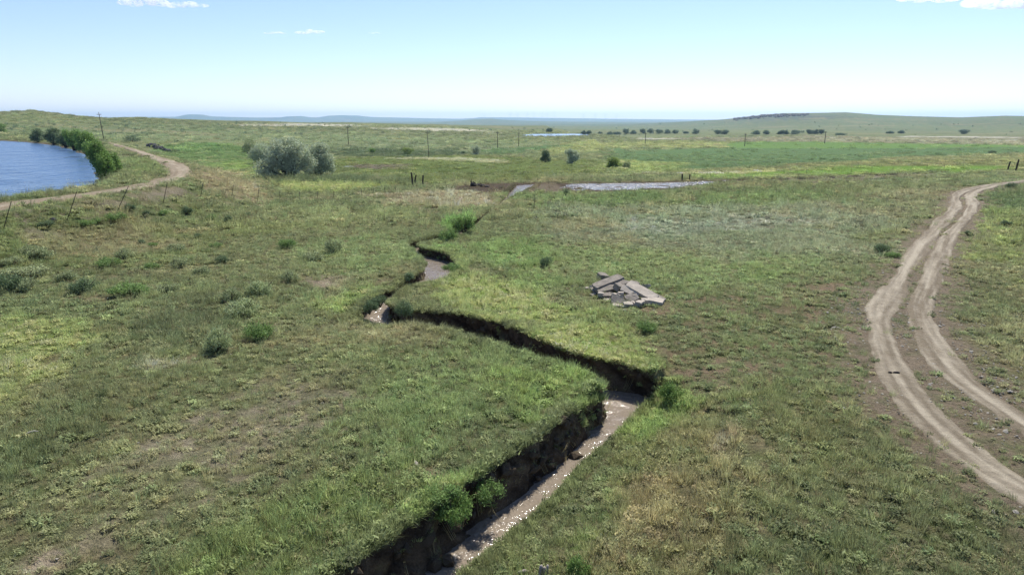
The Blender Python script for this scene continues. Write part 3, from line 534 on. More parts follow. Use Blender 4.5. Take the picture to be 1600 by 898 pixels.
for l in lv:
    nz = fbm(_q/.42+l*CD*2.1, l*CD/.35+_q*.1, 97, 4)*.17+fbm(_q/1.6, l*1.3+_q*0, 98, 3)*.16
    nb = fbm(_q/1.0+l*2, l*2.2+_q*.3, 103, 3)*.30*grassyR*math.sin(min(1, l*1.6)*math.pi*.75)
    o = (-.12*np.sin(l*math.pi*.8)+(.22+1.15*grassyR)*l**1.7+SLUMP*grassyR*(l**.6*(1-.6*l))+nb+nz*math.sin(min(1, l*2+.25)*math.pi/2))*np.minimum(1, wv/2)
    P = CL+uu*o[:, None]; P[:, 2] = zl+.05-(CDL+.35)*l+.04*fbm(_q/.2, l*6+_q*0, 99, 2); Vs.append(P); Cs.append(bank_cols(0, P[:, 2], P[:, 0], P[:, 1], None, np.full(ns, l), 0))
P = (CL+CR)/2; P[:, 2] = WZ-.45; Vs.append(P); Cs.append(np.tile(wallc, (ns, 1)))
for l in lv[::-1]:
    CDR = np.maximum(zr-WZ, .03); nz = fbm(_q/.42+l*CD*2.1+50, l*CD/.35-_q*.1, 197, 4)*.17+fbm(_q/1.6+30, l*1.3+_q*0, 198, 3)*.16
    st = (-.12*math.sin(l*math.pi*.8)+.22*l*l+nz*math.sin(min(1, l*2+.25)*math.pi/2)); gs = .35*l**1.3+.3*nz
    o = (st*(1-grassyR)+gs*grassyR)*np.minimum(1, wv/2)
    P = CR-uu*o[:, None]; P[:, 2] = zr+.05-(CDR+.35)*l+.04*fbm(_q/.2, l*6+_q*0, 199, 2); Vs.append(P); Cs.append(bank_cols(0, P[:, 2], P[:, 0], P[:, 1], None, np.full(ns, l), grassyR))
for off, zo in ((-.12, .05), (-.3, .035), (-.55, .01), (-.9, -.06)):
    sc = np.minimum(1, wv/1.2); P = CR-uu*(off*sc)[:, None]; P[:, 2] = h(P[:, 0], P[:, 1])+zo+.02*fbm(P[:, 0]*4, P[:, 1]*4, 96, 2)*(zo > 0); Vs.append(P); Cs.append(bank_cols(off, P[:, 2], P[:, 0], P[:, 1], None, np.zeros(ns), 0))
nc = len(Vs); V = np.stack(Vs, 1).reshape(-1, 3); C = np.stack(Cs, 1).reshape(-1, 3)
ii = np.arange(ns*nc).reshape(ns, nc); F = np.stack([ii[:-1, :-1], ii[1:, :-1], ii[1:, 1:], ii[:-1, 1:]], -1).reshape(-1, 4)[:, ::-1]
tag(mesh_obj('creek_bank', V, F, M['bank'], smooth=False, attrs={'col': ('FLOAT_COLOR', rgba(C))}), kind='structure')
kk = np.arange(0, ns, 3)
cols = np.linspace(-.02, 1.02, 9); V = np.stack([np.column_stack([(CL+(CR-CL)*c)[kk, :2], WZ[kk]]) for c in cols], 1).reshape(-1, 3)
ii = np.arange(len(kk)*9).reshape(len(kk), 9); F = np.stack([ii[:-1, :-1], ii[1:, :-1], ii[1:, 1:], ii[:-1, 1:]], -1).reshape(-1, 4)[:, ::-1]
tag(mesh_obj('creek', V, F, M['creek'], smooth=True), kind='structure')
# pond behind the dam, ponds on the meadow
def sheet(name, P, z, mat, grow=1.0):
    c = np.mean(P, 0); V = [(c[0]+(p[0]-c[0])*grow, c[1]+(p[1]-c[1])*grow, z) for p in P]; a = sum(V[i][0]*V[(i+1) % len(V)][1]-V[(i+1) % len(V)][0]*V[i][1] for i in range(len(V)))
    if a < 0: V = V[::-1]
    return tag(mesh_obj(name, V, [tuple(range(len(V)))], mat), kind='structure')
sheet('lake', LAKE, LAKE_Z, M['lake'], 1.012)
sheet('pond', PONDS[0][0], PONDS[0][1], M['pond'], 1.04)
sheet('lake', PONDS[1][0], PONDS[1][1], M['farlake'], 1.08)
sheet('pond', PONDS[2][0], PONDS[2][1], M['pond'], 1.1)

# ------------------------------------------------------------------ dirt track and dam road
def strip(name, C, width, mat, lift, seed, colr, cold, nu=13):
    d = np.concatenate([[0], np.cumsum(np.linalg.norm(np.diff(C[:, :2], axis=0), axis=1))]); q = np.linspace(0, d[-1], int(d[-1]/.22))
    P = np.stack([np.interp(q, d, C[:, i]) for i in range(2)], 1); T = np.gradient(P, axis=0); T /= np.linalg.norm(T, axis=1)[:, None]; Nn = np.stack([T[:, 1], -T[:, 0]], 1)
    Vs = []; Cs = []; ww = width*(1+.22*fbm(q/6, q*0, seed, 3)+.12*fbm(q/1.6, q*0, seed+1, 3))
    for u in np.linspace(-1, 1, nu):
        B = P+Nn*(u*ww/2)[:, None]; z = h(B[:, 0], B[:, 1]); n = fbm(q/7, u*2.6+q*.02, seed+2, 4); n2 = fbm(q/1.3, u*6, seed+3, 4)*.7+fbm(B[:, 0]/.3, B[:, 1]/.3, seed+4, 3)*.5
        r_ = np.hypot(B[:, 0], B[:, 1]); lf = lift+.0012*r_
        z = z+lf*(1-2.2*abs(u)**5)+(.018*n+.006*n2)*(abs(u) > .4)-.015*(1-abs(u)); Vs.append(np.column_stack([B, z]))
        k = np.clip(.5+.6*n+.35*n2-.75*(abs(u)**3), 0, 1)[:, None]; rut = (.9 if abs(abs(u)-.35) < .15 else 1.0); Cs.append((np.array(cold)*(1-k)+np.array(colr)*k)*rut)
    V = np.stack(Vs, 1).reshape(-1, 3); Cc = np.stack(Cs, 1).reshape(-1, 3); n = len(q); ii = np.arange(n*nu).reshape(n, nu)
    F = np.stack([ii[:-1, :-1], ii[:-1, 1:], ii[1:, 1:], ii[1:, :-1]], -1).reshape(-1, 4)[:, ::-1]
    o = mesh_obj(name, V, F, mat, smooth=True, attrs={'col': ('FLOAT_COLOR', rgba(Cc))}); return tag(o, kind='structure')
strip('dirt_track', RUT_L, 1.5, M['dirt'], .045, 301, A(178, 168, 147), A(128, 117, 98), 21)
strip('dirt_track', RUT_R, 1.35, M['dirt'], .045, 321, A(178, 168, 147), A(128, 117, 98), 21)
strip('dirt_road', ROAD, 2.8, M['dirt'], .025, 341, A(172, 160, 138), A(140, 126, 104), 17)
# ------------------------------------------------------------------ grass, weeds, stones: stuff
LIB = bpy.data.collections.new('plant_library')
def blade_mesh(name, n, rad, hgt, wid, lean, seed, leafy=False, flop=0.0, head=0.0):
    r = np.random.default_rng(seed); V = []; F = []; B = []
    for i in range(n):
        a = r.uniform(0, 2*math.pi); q = rad*math.sqrt(r.uniform()); bx, by = q*math.cos(a), q*math.sin(a); t = r.uniform()
        if leafy:
            L = hgt*r.uniform(.5, 1.1); az = r.uniform(0, 2*math.pi); el = r.uniform(-.1, 1.0); z0 = hgt*r.uniform(0, .8)
            d = np.array([math.cos(az)*math.cos(el), math.sin(az)*math.cos(el), math.sin(el)])*L; s = np.array([-math.sin(az), math.cos(az), 0])*wid*r.uniform(.6, 1.2)
            p0 = np.array([bx, by, z0]); pm = p0+d*.5; p1 = p0+d+np.array([0, 0, -.1*L]); k = len(V)
            V += [p0, pm-s, p1, pm+s]; F += [(k, k+1, k+2), (k, k+2, k+3)]; B += [t]*4; continue
        L = hgt*r.uniform(.45, 1.1); az = a+r.uniform(-.9, .9); ln = lean*r.uniform(.2, 1.3)
        ax = np.array([math.cos(az), math.sin(az), 0]); fa = r.uniform(0, math.pi); sd_ = np.array([math.cos(fa), math.sin(fa), 0])*wid*.5*r.uniform(.6, 1.3)
        p0 = np.array([bx, by, -.03]); p1 = p0+np.array([0, 0, L*.55])+ax*L*ln*.3; p2 = p0+np.array([0, 0, L*(1-flop*r.uniform())])+ax*L*ln; k = len(V)
        V += [p0-sd_, p0+sd_, p1-sd_*.8, p1+sd_*.8, p2]; F += [(k, k+1, k+3), (k, k+3, k+2), (k+2, k+3, k+4)]; B += [t]*5
        if head and r.uniform() < head:
            k = len(V); V += [p2-sd_*1.6, p2+sd_*1.6, p2+np.array([0, 0, .06])+ax*.02]; F += [(k, k+1, k+2)]; B += [1.0]*3
    o = mesh_obj(name, V, F, M['grass'], attrs={'bl': ('FLOAT', B)}); COL.objects.unlink(o); LIB.objects.link(o); return o
blade_mesh('a0_tall', 46, .13, .42, .009, .35, 1, head=.2)
blade_mesh('a1_tall', 60, .20, .36, .010, .45, 2)
blade_mesh('a2_short', 70, .22, .17, .011, .7, 3)
blade_mesh('a3_short', 60, .17, .13, .012, .9, 4)
blade_mesh('a4_leafy', 60, .17, .11, .020, .5, 5, leafy=True)
blade_mesh('a5_leafy', 80, .22, .15, .026, .5, 6, leafy=True)
blade_mesh('a6_straw', 40, .20, .40, .007, .9, 7, flop=.5)
blade_mesh('a7_patch', 110, .60, .30, .030, .5, 8)
blade_mesh('a8_patch', 110, .65, .20, .050, .5, 9, leafy=True)
blade_mesh('a9_stalk', 7, .10, .95, .012, .22, 10, head=1.0)
def stone_mesh(name, seed):
    r = np.random.default_rng(seed); import bmesh
    bm = bmesh.new(); bmesh.ops.create_icosphere(bm, subdivisions=1, radius=1)
    for v in bm.verts: v.co *= .75+.5*r.uniform(); v.co.z *= .55
    me = bpy.data.meshes.new(name); bm.to_mesh(me); bm.free(); me.materials.append(M['stone']); o = bpy.data.objects.new(name, me); STL.objects.link(o)
STL = bpy.data.collections.new('stone_library')
for k in range(4): stone_mesh('s%d' % k, 70+k)
def scatter(name, P, rot, scl, idx, col, lib):
    o = mesh_obj(name, P, np.zeros((0, 3), int), None, attrs={'rot': ('FLOAT_VECTOR', rot), 'scl': ('FLOAT_VECTOR', scl), 'idx': ('INT', idx), 'col': ('FLOAT_COLOR', rgba(col))})
    ng = bpy.data.node_groups.new(name, 'GeometryNodeTree'); ng.interface.new_socket('Geometry', in_out='INPUT', socket_type='NodeSocketGeometry'); ng.interface.new_socket('Geometry', in_out='OUTPUT', socket_type='NodeSocketGeometry')
    gi = ng.nodes.new('NodeGroupInput'); go = ng.nodes.new('NodeGroupOutput'); ip = ng.nodes.new('GeometryNodeInstanceOnPoints'); ci_ = ng.nodes.new('GeometryNodeCollectionInfo')
    ci_.inputs['Collection'].default_value = lib; ci_.inputs['Separate Children'].default_value = True; ci_.inputs['Reset Children'].default_value = True
    ip.inputs['Pick Instance'].default_value = True
    def na(n, typ):
        q = ng.nodes.new('GeometryNodeInputNamedAttribute'); q.data_type = typ; q.inputs['Name'].default_value = n; return q.outputs[0]
    L = ng.links.new; L(gi.outputs[0], ip.inputs['Points']); L(ci_.outputs[0], ip.inputs['Instance']); L(na('idx', 'INT'), ip.inputs['Instance Index'])
    e2r = ng.nodes.new('FunctionNodeEulerToRotation'); L(na('rot', 'FLOAT_VECTOR'), e2r.inputs[0]); L(e2r.outputs[0], ip.inputs['Rotation']); L(na('scl', 'FLOAT_VECTOR'), ip.inputs['Scale']); L(ip.outputs[0], go.inputs[0])
    md = o.modifiers.new('scatter', 'NODES'); md.node_group = ng; return o
GP = {k: [] for k in ('P', 'R', 'S', 'I', 'C')}
def put(x, y, z, sc, idx, col, tilt=.12):
    n = len(x); GP['P'].append(np.column_stack([x, y, z])); GP['R'].append(np.column_stack([RNG.normal(0, tilt, n), RNG.normal(0, tilt, n), RNG.uniform(0, 6.28, n)]))
    sc = np.asarray(sc); sc = np.column_stack([sc, sc, sc]) if sc.ndim == 1 else sc
    GP['S'].append(sc); GP['I'].append(idx); GP['C'].append(np.clip(desat(np.asarray(col), .40), .01, .6))
BOOST = 2.4
def desat(c, k):
    l = (c @ np.array([.3, .6, .1]))[:, None]; return c+(l*np.array([1.12, 1, .66])-c)*k
def band(r0, r1, dens, sizes, ang=.86, far=False, small=False):
    n = int(ang*(r1*r1-r0*r0)*dens); r = np.sqrt(RNG.uniform(r0*r0, r1*r1, n)); a = RNG.uniform(-ang, ang, n); x = r*np.sin(a); y = r*np.cos(a)
    so, ve, cv, tl = cover(x, y)
    clump = .32+.9*vnoise(x/.55, y/.55, 401)+.8*(vnoise(x/2.1, y/2.1, 402)-.5)
    k = RNG.uniform(0, 1, n) < np.clip(cv**1.3*clump*1.15, .02, 1)
    k &= cv > .03
    if small: k = (RNG.uniform(0, 1, n) < np.clip(.12+.72*cv, 0, .8)*(.35+.9*vnoise(x/.4, y/.4, 407))) & (cv > .06); ve = ve*.6+so*.32
    if r0 > 100: k &= (cv < .965) | (RNG.uniform(0, 1, n) < .12)
    x, y, ve, cv, tl = x[k], y[k], ve[k], cv[k], tl[k]
    z = h(x, y); ok = (z > -50)
    if r0 < 110: ok &= ~creek_in(x, y, -.02, -.02)
    for P, pz in PONDS: ok &= poly_sd(x, y, P) > .2
    ok &= poly_sd(x, y, LAKE) > .4
    x, y, z, ve, cv, tl = x[ok], y[ok], z[ok], ve[ok], cv[ok], tl[ok]; n = len(x); u = RNG.uniform(0, 1, n)
    patch = vnoise(x/2.6, y/2.6, 403); tp = np.clip(tl-.35, 0, 1)
    if far: idx = np.where(u < .55, 7, 8)
    elif small: idx = RNG.integers(2, 6, n)
    else:
        idx = np.where(u < .25+.6*tp+.3*(patch-.5), np.where(RNG.uniform(0, 1, n) < .5, 0, 1), np.where(RNG.uniform(0, 1, n) < .45+.5*(vnoise(x/4, y/4, 405)-.5), RNG.integers(2, 4, n), RNG.integers(4, 6, n)))
        idx = np.where(RNG.uniform(0, 1, n) < .05+.12*(ve[:, 0] > ve[:, 1]*.96), 6, idx)
    s = sizes*(.65+.55*tl)*RNG.uniform(.6, 1.35, n)
    tone = (1+.22*RNG.normal(0, 1, n))[:, None]; hue = RNG.normal(0, .10, n)[:, None]*np.array([1, .1, .3])+1
    col = ve*BOOST*np.clip(tone, .45, 1.7)*hue
    st = idx == 6; col[st] = np.array(A(176, 160, 118))*np.clip(tone[st], .6, 1.4)
    put(x, y, z-.01, s, idx, col)
band(9, 30, 46, .85); band(30, 62, 20, 1.1); band(9, 26, 60, .42, small=True); band(26, 55, 24, .62, small=True); band(62, 125, 5, 1.9); band(125, 330, .55, 1.7, far=True); band(330, 800, .035, 4.0, far=True)
# rims and walls of the creek: overhanging sod, weeds on the ledges, stalks
def rim(C, sgn, n, spread, idxs, sc, zoff=0, colmul=1.0, f=None, seed=0):
    k = RNG.integers(0, ns, n); 
    if f is not None: k = k[f(k)]
    u = uu[k]*sgn; o = RNG.normal(0, spread, len(k)); P = C[k]+u*o[:, None]; x, y = P[:, 0], P[:, 1]; so, ve, cv, tl = cover(x, y)
    z = h(x, y)+.02+zoff; tone = np.clip(1+.25*RNG.normal(0, 1, len(k)), .5, 1.6)[:, None]
    put(x, y, z, sc*RNG.uniform(.6, 1.3, len(k)), np.array(idxs)[RNG.integers(0, len(idxs), len(k))], ve*BOOST*colmul*tone, .35)
rim(CL, -1, 3000, .0, [2, 3, 4, 6, 1, 6], .75, .02, .8); rim(CL+uu*-.3, -1, 2600, .2, [1, 2, 4, 5], .9, .02)
rim(CR, 1, 3800, .0, [2, 3, 4, 5, 3], .75, .0); rim(CR+uu*.3, 1, 3000, .2, [3, 1, 2, 4], .85, .02)
def wall_weeds(side, n, lo, hi, idxs, sc, f=None, colr=None):
    k = RNG.integers(0, ns, n); l = RNG.uniform(lo, hi, n)
    if f is not None:
        m = f(k, l); k, l = k[m], l[m]
    gs = grassyR[k] if side > 0 else np.zeros(len(k)); base = (CR if side > 0 else CL)[k]; inw = uu[k]*(-1 if side > 0 else 1)
    o = (.85*l**1.3+.05)*gs+(.04+(.22+(1.15*grassyR[k] if side < 0 else 0))*l**1.7+(SLUMP[k]*grassyR[k]*(l**.6*(1-.6*l)) if side < 0 else 0))*(1-gs); P = base+inw*(o*np.minimum(1, wv[k]/2))[:, None]; z = (zr if side > 0 else zl)[k]+.04-((CDR if side > 0 else CDL)[k]+.35)*l
    so, ve, cv, tl = cover(base[:, 0], base[:, 1]); col = ve*BOOST if colr is None else np.tile(np.array(colr), (len(k), 1))
    put(P[:, 0], P[:, 1], z, sc*RNG.uniform(.5, 1.3, len(k)), np.array(idxs)[RNG.integers(0, len(idxs), len(k))], col*np.clip(1+.25*RNG.normal(0, 1, len(k)), .5, 1.6)[:, None], .5)
wall_weeds(-1, 1300, 0, .7, [4, 5, 3], .6, lambda k, l: fbm(k/14., l*3, 411, 3) > .3)
wall_weeds(1, 1100, 0, .7, [4, 5, 3], .6, lambda k, l: (fbm(k/14., l*3, 412, 3) > .25) & (grassyR[k] < .5))
i8 = i9
wall_weeds(-1, 4200, 0, .5, [2, 3, 4, 5, 1, 6], .62, lambda k, l: (SLUMP[k]*grassyR[k] > .22) & (l < .15+.5*SLUMP[k]))
wall_weeds(-1, 120, .6, .85, [9], .8, lambda k, l: (k < i8+260), A(170, 160, 110))
wall_weeds(1, 120, .55, .8, [9], .75, lambda k, l: (k > i8-30) & (k < i8+200), A(170, 160, 110))
# slumped clods of soil and sod on the creek banks
CLL = bpy.data.collections.new('clod_library')
for k in range(4):
    stone_mesh('c%d' % k, 90+k); o = STL.objects['c%d' % k]; STL.objects.unlink(o); CLL.objects.link(o); o.data.materials[0] = M['clod']
def clods():
    n = 1500; k = RNG.integers(0, ns, n); l = RNG.uniform(.0, .95, n); side = np.where(RNG.uniform(0, 1, n) < .6, -1, 1); side = np.where((side > 0) & (grassyR[k] > .5), -1, side)
    ok = (CD[k] > .35) & (fbm(k/9., l*2.5+side*7, 415, 3) > .02); k, l, side = k[ok], l[ok], side[ok]
    base = np.where((side > 0)[:, None], CR[k], CL[k]); inw = uu[k]*np.where(side > 0, -1, 1)[:, None]; gs = np.where(side < 0, grassyR[k], 0)
    o = (-.1*np.sin(l*2.5)+(.22+1.15*gs)*l**1.7+SLUMP[k]*gs*(l**.6*(1-.6*l))+.03)*np.minimum(1, wv[k]/2); P = base+inw*o[:, None]; P[:, 2] = np.where(side > 0, zr[k]-(CDR[k]+.1)*l, zl[k]-(CDL[k]+.1)*l)
    m = len(k); s = np.exp(RNG.normal(-2.3, .45, m)); s = np.clip(s, .04, .22)*np.clip(CD[k], .5, 1.1)
    tag(scatter('soil_clods', P, RNG.uniform(-.8, .8, (m, 3))*np.array([1, 1, 4]), np.column_stack([s*RNG.uniform(.8, 1.5, m), s, s*1.3]), RNG.integers(0, 4, m), np.ones((m, 3)), CLL), 'dark crumbled clods of soil slumped down the creek banks', 'soil', kind='stuff')
    t = RNG.uniform(0, 1, m) < .45; x, y = base[t, 0], base[t, 1]; so, ve, cv, tl = cover(x, y)
    put(P[t, 0], P[t, 1], P[t, 2]+s[t]*.6, .5*RNG.uniform(.6, 1.3, t.sum()), np.array([2, 3, 4, 6])[RNG.integers(0, 4, t.sum())], ve*BOOST*RNG.uniform(.6, 1.3, t.sum())[:, None], .5)
clods()
gr_o = scatter('prairie_grass', np.vstack(GP['P']), np.vstack(GP['R']), np.vstack(GP['S']), np.concatenate(GP['I']), np.vstack(GP['C']), LIB)
tag(gr_o, 'mixed short prairie grass and weeds covering the open ground', 'grass', kind='stuff')
# gravel beside the wheel tracks and pale stones on the bare ground
def gravel():
    n = 5200; k = RNG.integers(0, len(RUT_L), n); base = np.where((RNG.uniform(0, 1, n) < .5)[:, None], RUT_L[k], RUT_R[k]); x = base[:, 0]+RNG.normal(0, 1.5, n); y = base[:, 1]+RNG.normal(0, 1.5, n)
    m = fbm(x/3, y/3, 431, 3) > -.15; x, y = x[m], y[m]
    P2 = [at(px, py) for px, py in [(1560, 590), (1530, 560), (1545, 640), (1505, 500), (1345, 480), (1330, 520), (1340, 495), (1590, 640)]]
    for p in P2:
        x = np.concatenate([x, p[0]+RNG.normal(0, 1.0, 150)]); y = np.concatenate([y, p[1]+RNG.normal(0, 1.4, 150)])
    n = 2600; r = np.sqrt(RNG.uniform(100, 2200, n)); a = RNG.uniform(-.8, .8, n); xx, yy = r*np.sin(a), r*np.cos(a); so, ve, cv, tl = cover(xx, yy); m = (cv < .6) & ~creek_in(xx, yy, .1, .1)
    x = np.concatenate([x, xx[m]]); y = np.concatenate([y, yy[m]]); n = len(x); s = np.exp(RNG.normal(-3.75, .5, n)); s = np.clip(s, .008, .10)
    o = scatter('gravel', np.column_stack([x, y, h(x, y)+s*.25+.01]), np.column_stack([RNG.uniform(-.4, .4, (n, 2)), RNG.uniform(0, 6.28, n)]), np.column_stack([s*RNG.uniform(.7, 1.4, n), s, s*.9]), RNG.integers(0, 4, n), np.ones((n, 3)), STL)
    tag(o, 'pale loose stones and gravel beside the wheel tracks', 'gravel', kind='stuff')
gravel()

# ------------------------------------------------------------------ trees and shrubs
def leaf_cloud(lobes, n, size, seed, droop=.0, shell=.55, per=5, asp=.38, spread=.28):
    """lobes: (cx,cy,cz,rx,ry,rz); clumps of small pointed leaves through the volume, thicker near the skin"""
    r = np.random.default_rng(seed); vol = np.array([l[3]*l[4]*l[5] for l in lobes])**.72; pick = r.choice(len(lobes), n, p=vol/vol.sum()); Lb = np.array(lobes)[pick]
    d = r.normal(0, 1, (n, 3)); d /= np.linalg.norm(d, axis=1)[:, None]; rad = shell+(1-shell)*r.uniform(0, 1, n)**.6; rad *= 1+.22*np.sin(d[:, 0]*5+pick)*np.sin(d[:, 1]*6+pick*2)*np.cos(d[:, 2]*5)
    gap = vnoise(d[:, 0]*2.6+pick*3.3, d[:, 1]*2.6+d[:, 2]*2.6, seed); keep = gap > .24
    c = (Lb[:, :3]+d*rad[:, None]*Lb[:, 3:])[keep]; d = d[keep]; c = c[c[:, 2] > .04]; n = len(c)
    c = np.repeat(c, per, 0)+r.normal(0, spread*size*2.2, (n*per, 3)); m = len(c)
    a = r.normal(0, 1, (m, 3)); a[:, 2] += .25-droop; a /= np.linalg.norm(a, axis=1)[:, None]; b = np.cross(a, r.normal(0, 1, (m, 3))); b /= np.linalg.norm(b, axis=1)[:, None]
    s = size*r.uniform(.6, 1.35, m)[:, None]; a = a*s; b = b*s*asp
    V = np.stack([c-a*.5, c+b*.5, c+a*.5, c-b*.5], 1).reshape(-1, 3); V[:, 2] = np.maximum(V[:, 2], .02); F = np.arange(m*4).reshape(m, 4); B = np.repeat(np.clip(r.normal(.5, .22, m)+.38*(np.repeat(r.uniform(-1, 1, n), per)), 0, 1), 4)
    return V, F, B
LK = .62
def A2(r, g, b): return tuple(float(q) for q in np.clip(desat(np.array([A(r, g, b, LK)]), .12)[0], 0, .7))
LEAF = {'olive': mat_leaf('leaf_silver', A2(146, 156, 128), trans=.25, var=.35), 'willow': mat_leaf('leaf_willow', A2(96, 124, 60), trans=.38, var=.45), 'dark': mat_leaf('leaf_dark', A2(86, 104, 70), trans=.25, var=.4),
        'yellow': mat_leaf('leaf_yellow', A2(108, 126, 60), trans=.4, var=.35), 'sage': mat_leaf('leaf_sage', A2(122, 132, 92), trans=.25, var=.45), 'sagelight': mat_leaf('leaf_sagelight', A2(134, 146, 102), trans=.3, var=.4),
        'greasewood': mat_leaf('leaf_green', A2(96, 122, 64), trans=.35, var=.4), 'bright': mat_leaf('leaf_bright', A2(90, 116, 56), trans=.35, var=.5), 'far': mat_leaf('leaf_far', A2(84, 102, 78), trans=.2, var=.35)}
def limbs(mb, base, lobes, r0, seed, k=7, fork=.3):
    rd = random.Random(seed)
    for l in lobes:
        c = Vector(l[:3]); b = Vector(base)+Vector((rd.uniform(-1, 1), rd.uniform(-1, 1), 0))*r0*.6; b.z -= .12; m1 = b.lerp(c, fork)+Vector((rd.uniform(-1, 1), rd.uniform(-1, 1), .4))*r0*.8; m2 = b.lerp(c, .68)+Vector((rd.uniform(-1, 1), rd.uniform(-1, 1), 0))*r0
        rr_ = r0*(.5+.5*min(1, l[3]/max(q[3] for q in lobes))); mb.tube([b, m1, m2, c], [rr_, rr_*.7, rr_*.42, rr_*.12], k)
        for j in range(4):
            e = c+Vector((rd.uniform(-1, 1)*l[3], rd.uniform(-1, 1)*l[4], rd.uniform(-.4, .9)*l[5]))*.75; mb.tube([m2, m2.lerp(e, .55)+Vector((0, 0, .1*l[5])), e], [rr_*.34, rr_*.2, rr_*.06], 5)
    return mb
def tree(name, loc, lobes, leaf, n, size, seed, r0, label, cat, group=None, wood='trunk', crown='crown', rz=0, **kw):
    t = empty(name, loc, rz); limbs(MB(), (0, 0, 0), lobes, r0, seed).obj(wood, M['bark'], t, True)
    V, F, B = leaf_cloud(lobes, n, size, seed, **kw); mesh_obj(crown, V, F, LEAF[leaf], t, attrs={'bl': ('FLOAT', B)}); return tag(t, label, cat, group)
def mpp(p): return math.sqrt(p[0]**2+p[1]**2+(p[2]-CAM_H)**2)/FPX            # metres per photo pixel at a place
def blob(w, hh, seed, nl=7, low=.25):
    r = random.Random(seed); L = [(0, 0, hh*.5, w*.27, w*.27, hh*.36), (w*r.uniform(-.12, .12), w*r.uniform(-.1, .1), hh*.76, w*.17, w*.17, hh*.19)]
    for i in range(nl):
        a = 2*math.pi*i/nl+r.uniform(-.4, .4); q = w*r.uniform(.16, .36); z = hh*r.uniform(low+.12, .78); s = r.uniform(.11, .21)
        L.append((q*math.cos(a), q*math.sin(a), z, w*s, w*s, min(hh*s*1.25, z*.92)))
    return L
# the silver-leaved trees below the dam
p = at(452, 279); u = mpp(p)
big = [(-.2, 0, 39, 20, 18, 20), (-20, 3, 31, 17, 15, 16), (16, -3, 34, 18, 16, 18), (-34, -4, 16, 13, 12, 11), (-8, -8, 26, 16, 14, 14), (26, 4, 22, 14, 13, 13), (6, 9, 46, 14, 13, 12), (-14, 6, 45, 13, 12, 12), (-26, -8, 10, 12, 10, 7), (10, -10, 20, 15, 11, 12)]
tree('silver_tree', p, [tuple(q*u for q in l) for l in big], 'olive', 4200, .34, 11, .42, 'largest broad silver green tree with a forked trunk, below the dam', 'tree')
p = at(499, 276.5); u = mpp(p)
sm = [(0, 0, 32, 15, 14, 16), (-11, 3, 24, 12, 11, 13), (11, -2, 24, 12, 11, 13), (2, -6, 18, 15, 11, 12), (5, 4, 40, 10, 9, 9), (14, 3, 14, 9, 8, 8), (-12, 0, 12, 9, 8, 8)]
tree('silver_tree', p, [tuple(q*u for q in l) for l in sm], 'olive', 2600, .32, 12, .3, 'rounded smaller silver green tree close beside the largest silver tree', 'tree')
p = at(410, 258); u = mpp(p)
tree('silver_tree', p, [tuple(q*u for q in l) for l in [(0, 0, 20, 13, 12, 12), (-9, 0, 15, 10, 9, 9), (9, 2, 14, 10, 9, 9), (0, -5, 10, 12, 9, 8)]], 'olive', 1700, .34, 13, .25, 'low silver green tree partly hidden behind the largest silver tree', 'tree')
p = at(392, 248); u = mpp(p)
tree('silver_tree', p, [tuple(q*u for q in l) for l in [(0, 0, 20, 8, 8, 9), (-6, 0, 14, 7, 7, 7), (6, 2, 12, 6, 6, 6)]], 'sage', 900, .34, 14, .2, 'thin grey bushy tree standing farthest back behind the silver trees', 'tree')
# willows along the pond
def shrub(px, py, wpx, hpx, leaf, n, size, seed, label, cat='shrub', group=None, nl=8, low=.0, r0=None, name='willow_shrub', plane=None, **kw):
    p = at(px, py) if plane is None else on_plane(px, py, plane); p = np.array([p[0], p[1], hz(p[0], p[1])]); u = mpp(p); w, hh = wpx*u, hpx*u
    return tree(name, p, blob(w, hh, seed, nl, low), leaf, n, size, seed, r0 or .03*hh+.02, label, cat, group, wood='stems', crown='foliage', **kw)
shrub(161, 279, 36, 53, 'willow', 2200, .22, 21, 'tall leafy willow shrub standing alone at the water edge by the road', low=.05)
shrub(178, 270, 22, 28, 'willow', 900, .22, 20, 'loose pale willow shrub on the grass just behind the tall willow', low=.05)
shrub(137, 244, 30, 34, 'willow', 1700, .30, 22, 'bright green rounded willow at the open end of the shoreline row', low=.05)
shrub(116, 236, 27, 29, 'willow', 1500, .32, 23, 'green willow pressed between two others in the shoreline row', group='willows in the shoreline row', low=.05)
shrub(103, 231, 24, 22, 'dark', 1200, .34, 24, 'dark green willow in the shoreline row behind the bright one', low=.05)
shrub(84, 226, 26, 22, 'dark', 1100, .36, 25, 'low wide dark willow towards the far end of the shoreline row', low=.05)
shrub(60, 222, 18, 17, 'dark', 800, .36, 26, 'small dark willow last in the row on the far shore', low=.05)
shrub(3, 209, 16, 14, 'willow', 600, .4, 27, 'green bush alone on the far shore of the pond', low=.05)
shrub(208, 222, 32, 10, 'dark', 700, .32, 28, 'low wide dark shrubs mound beside the road end', low=.05)
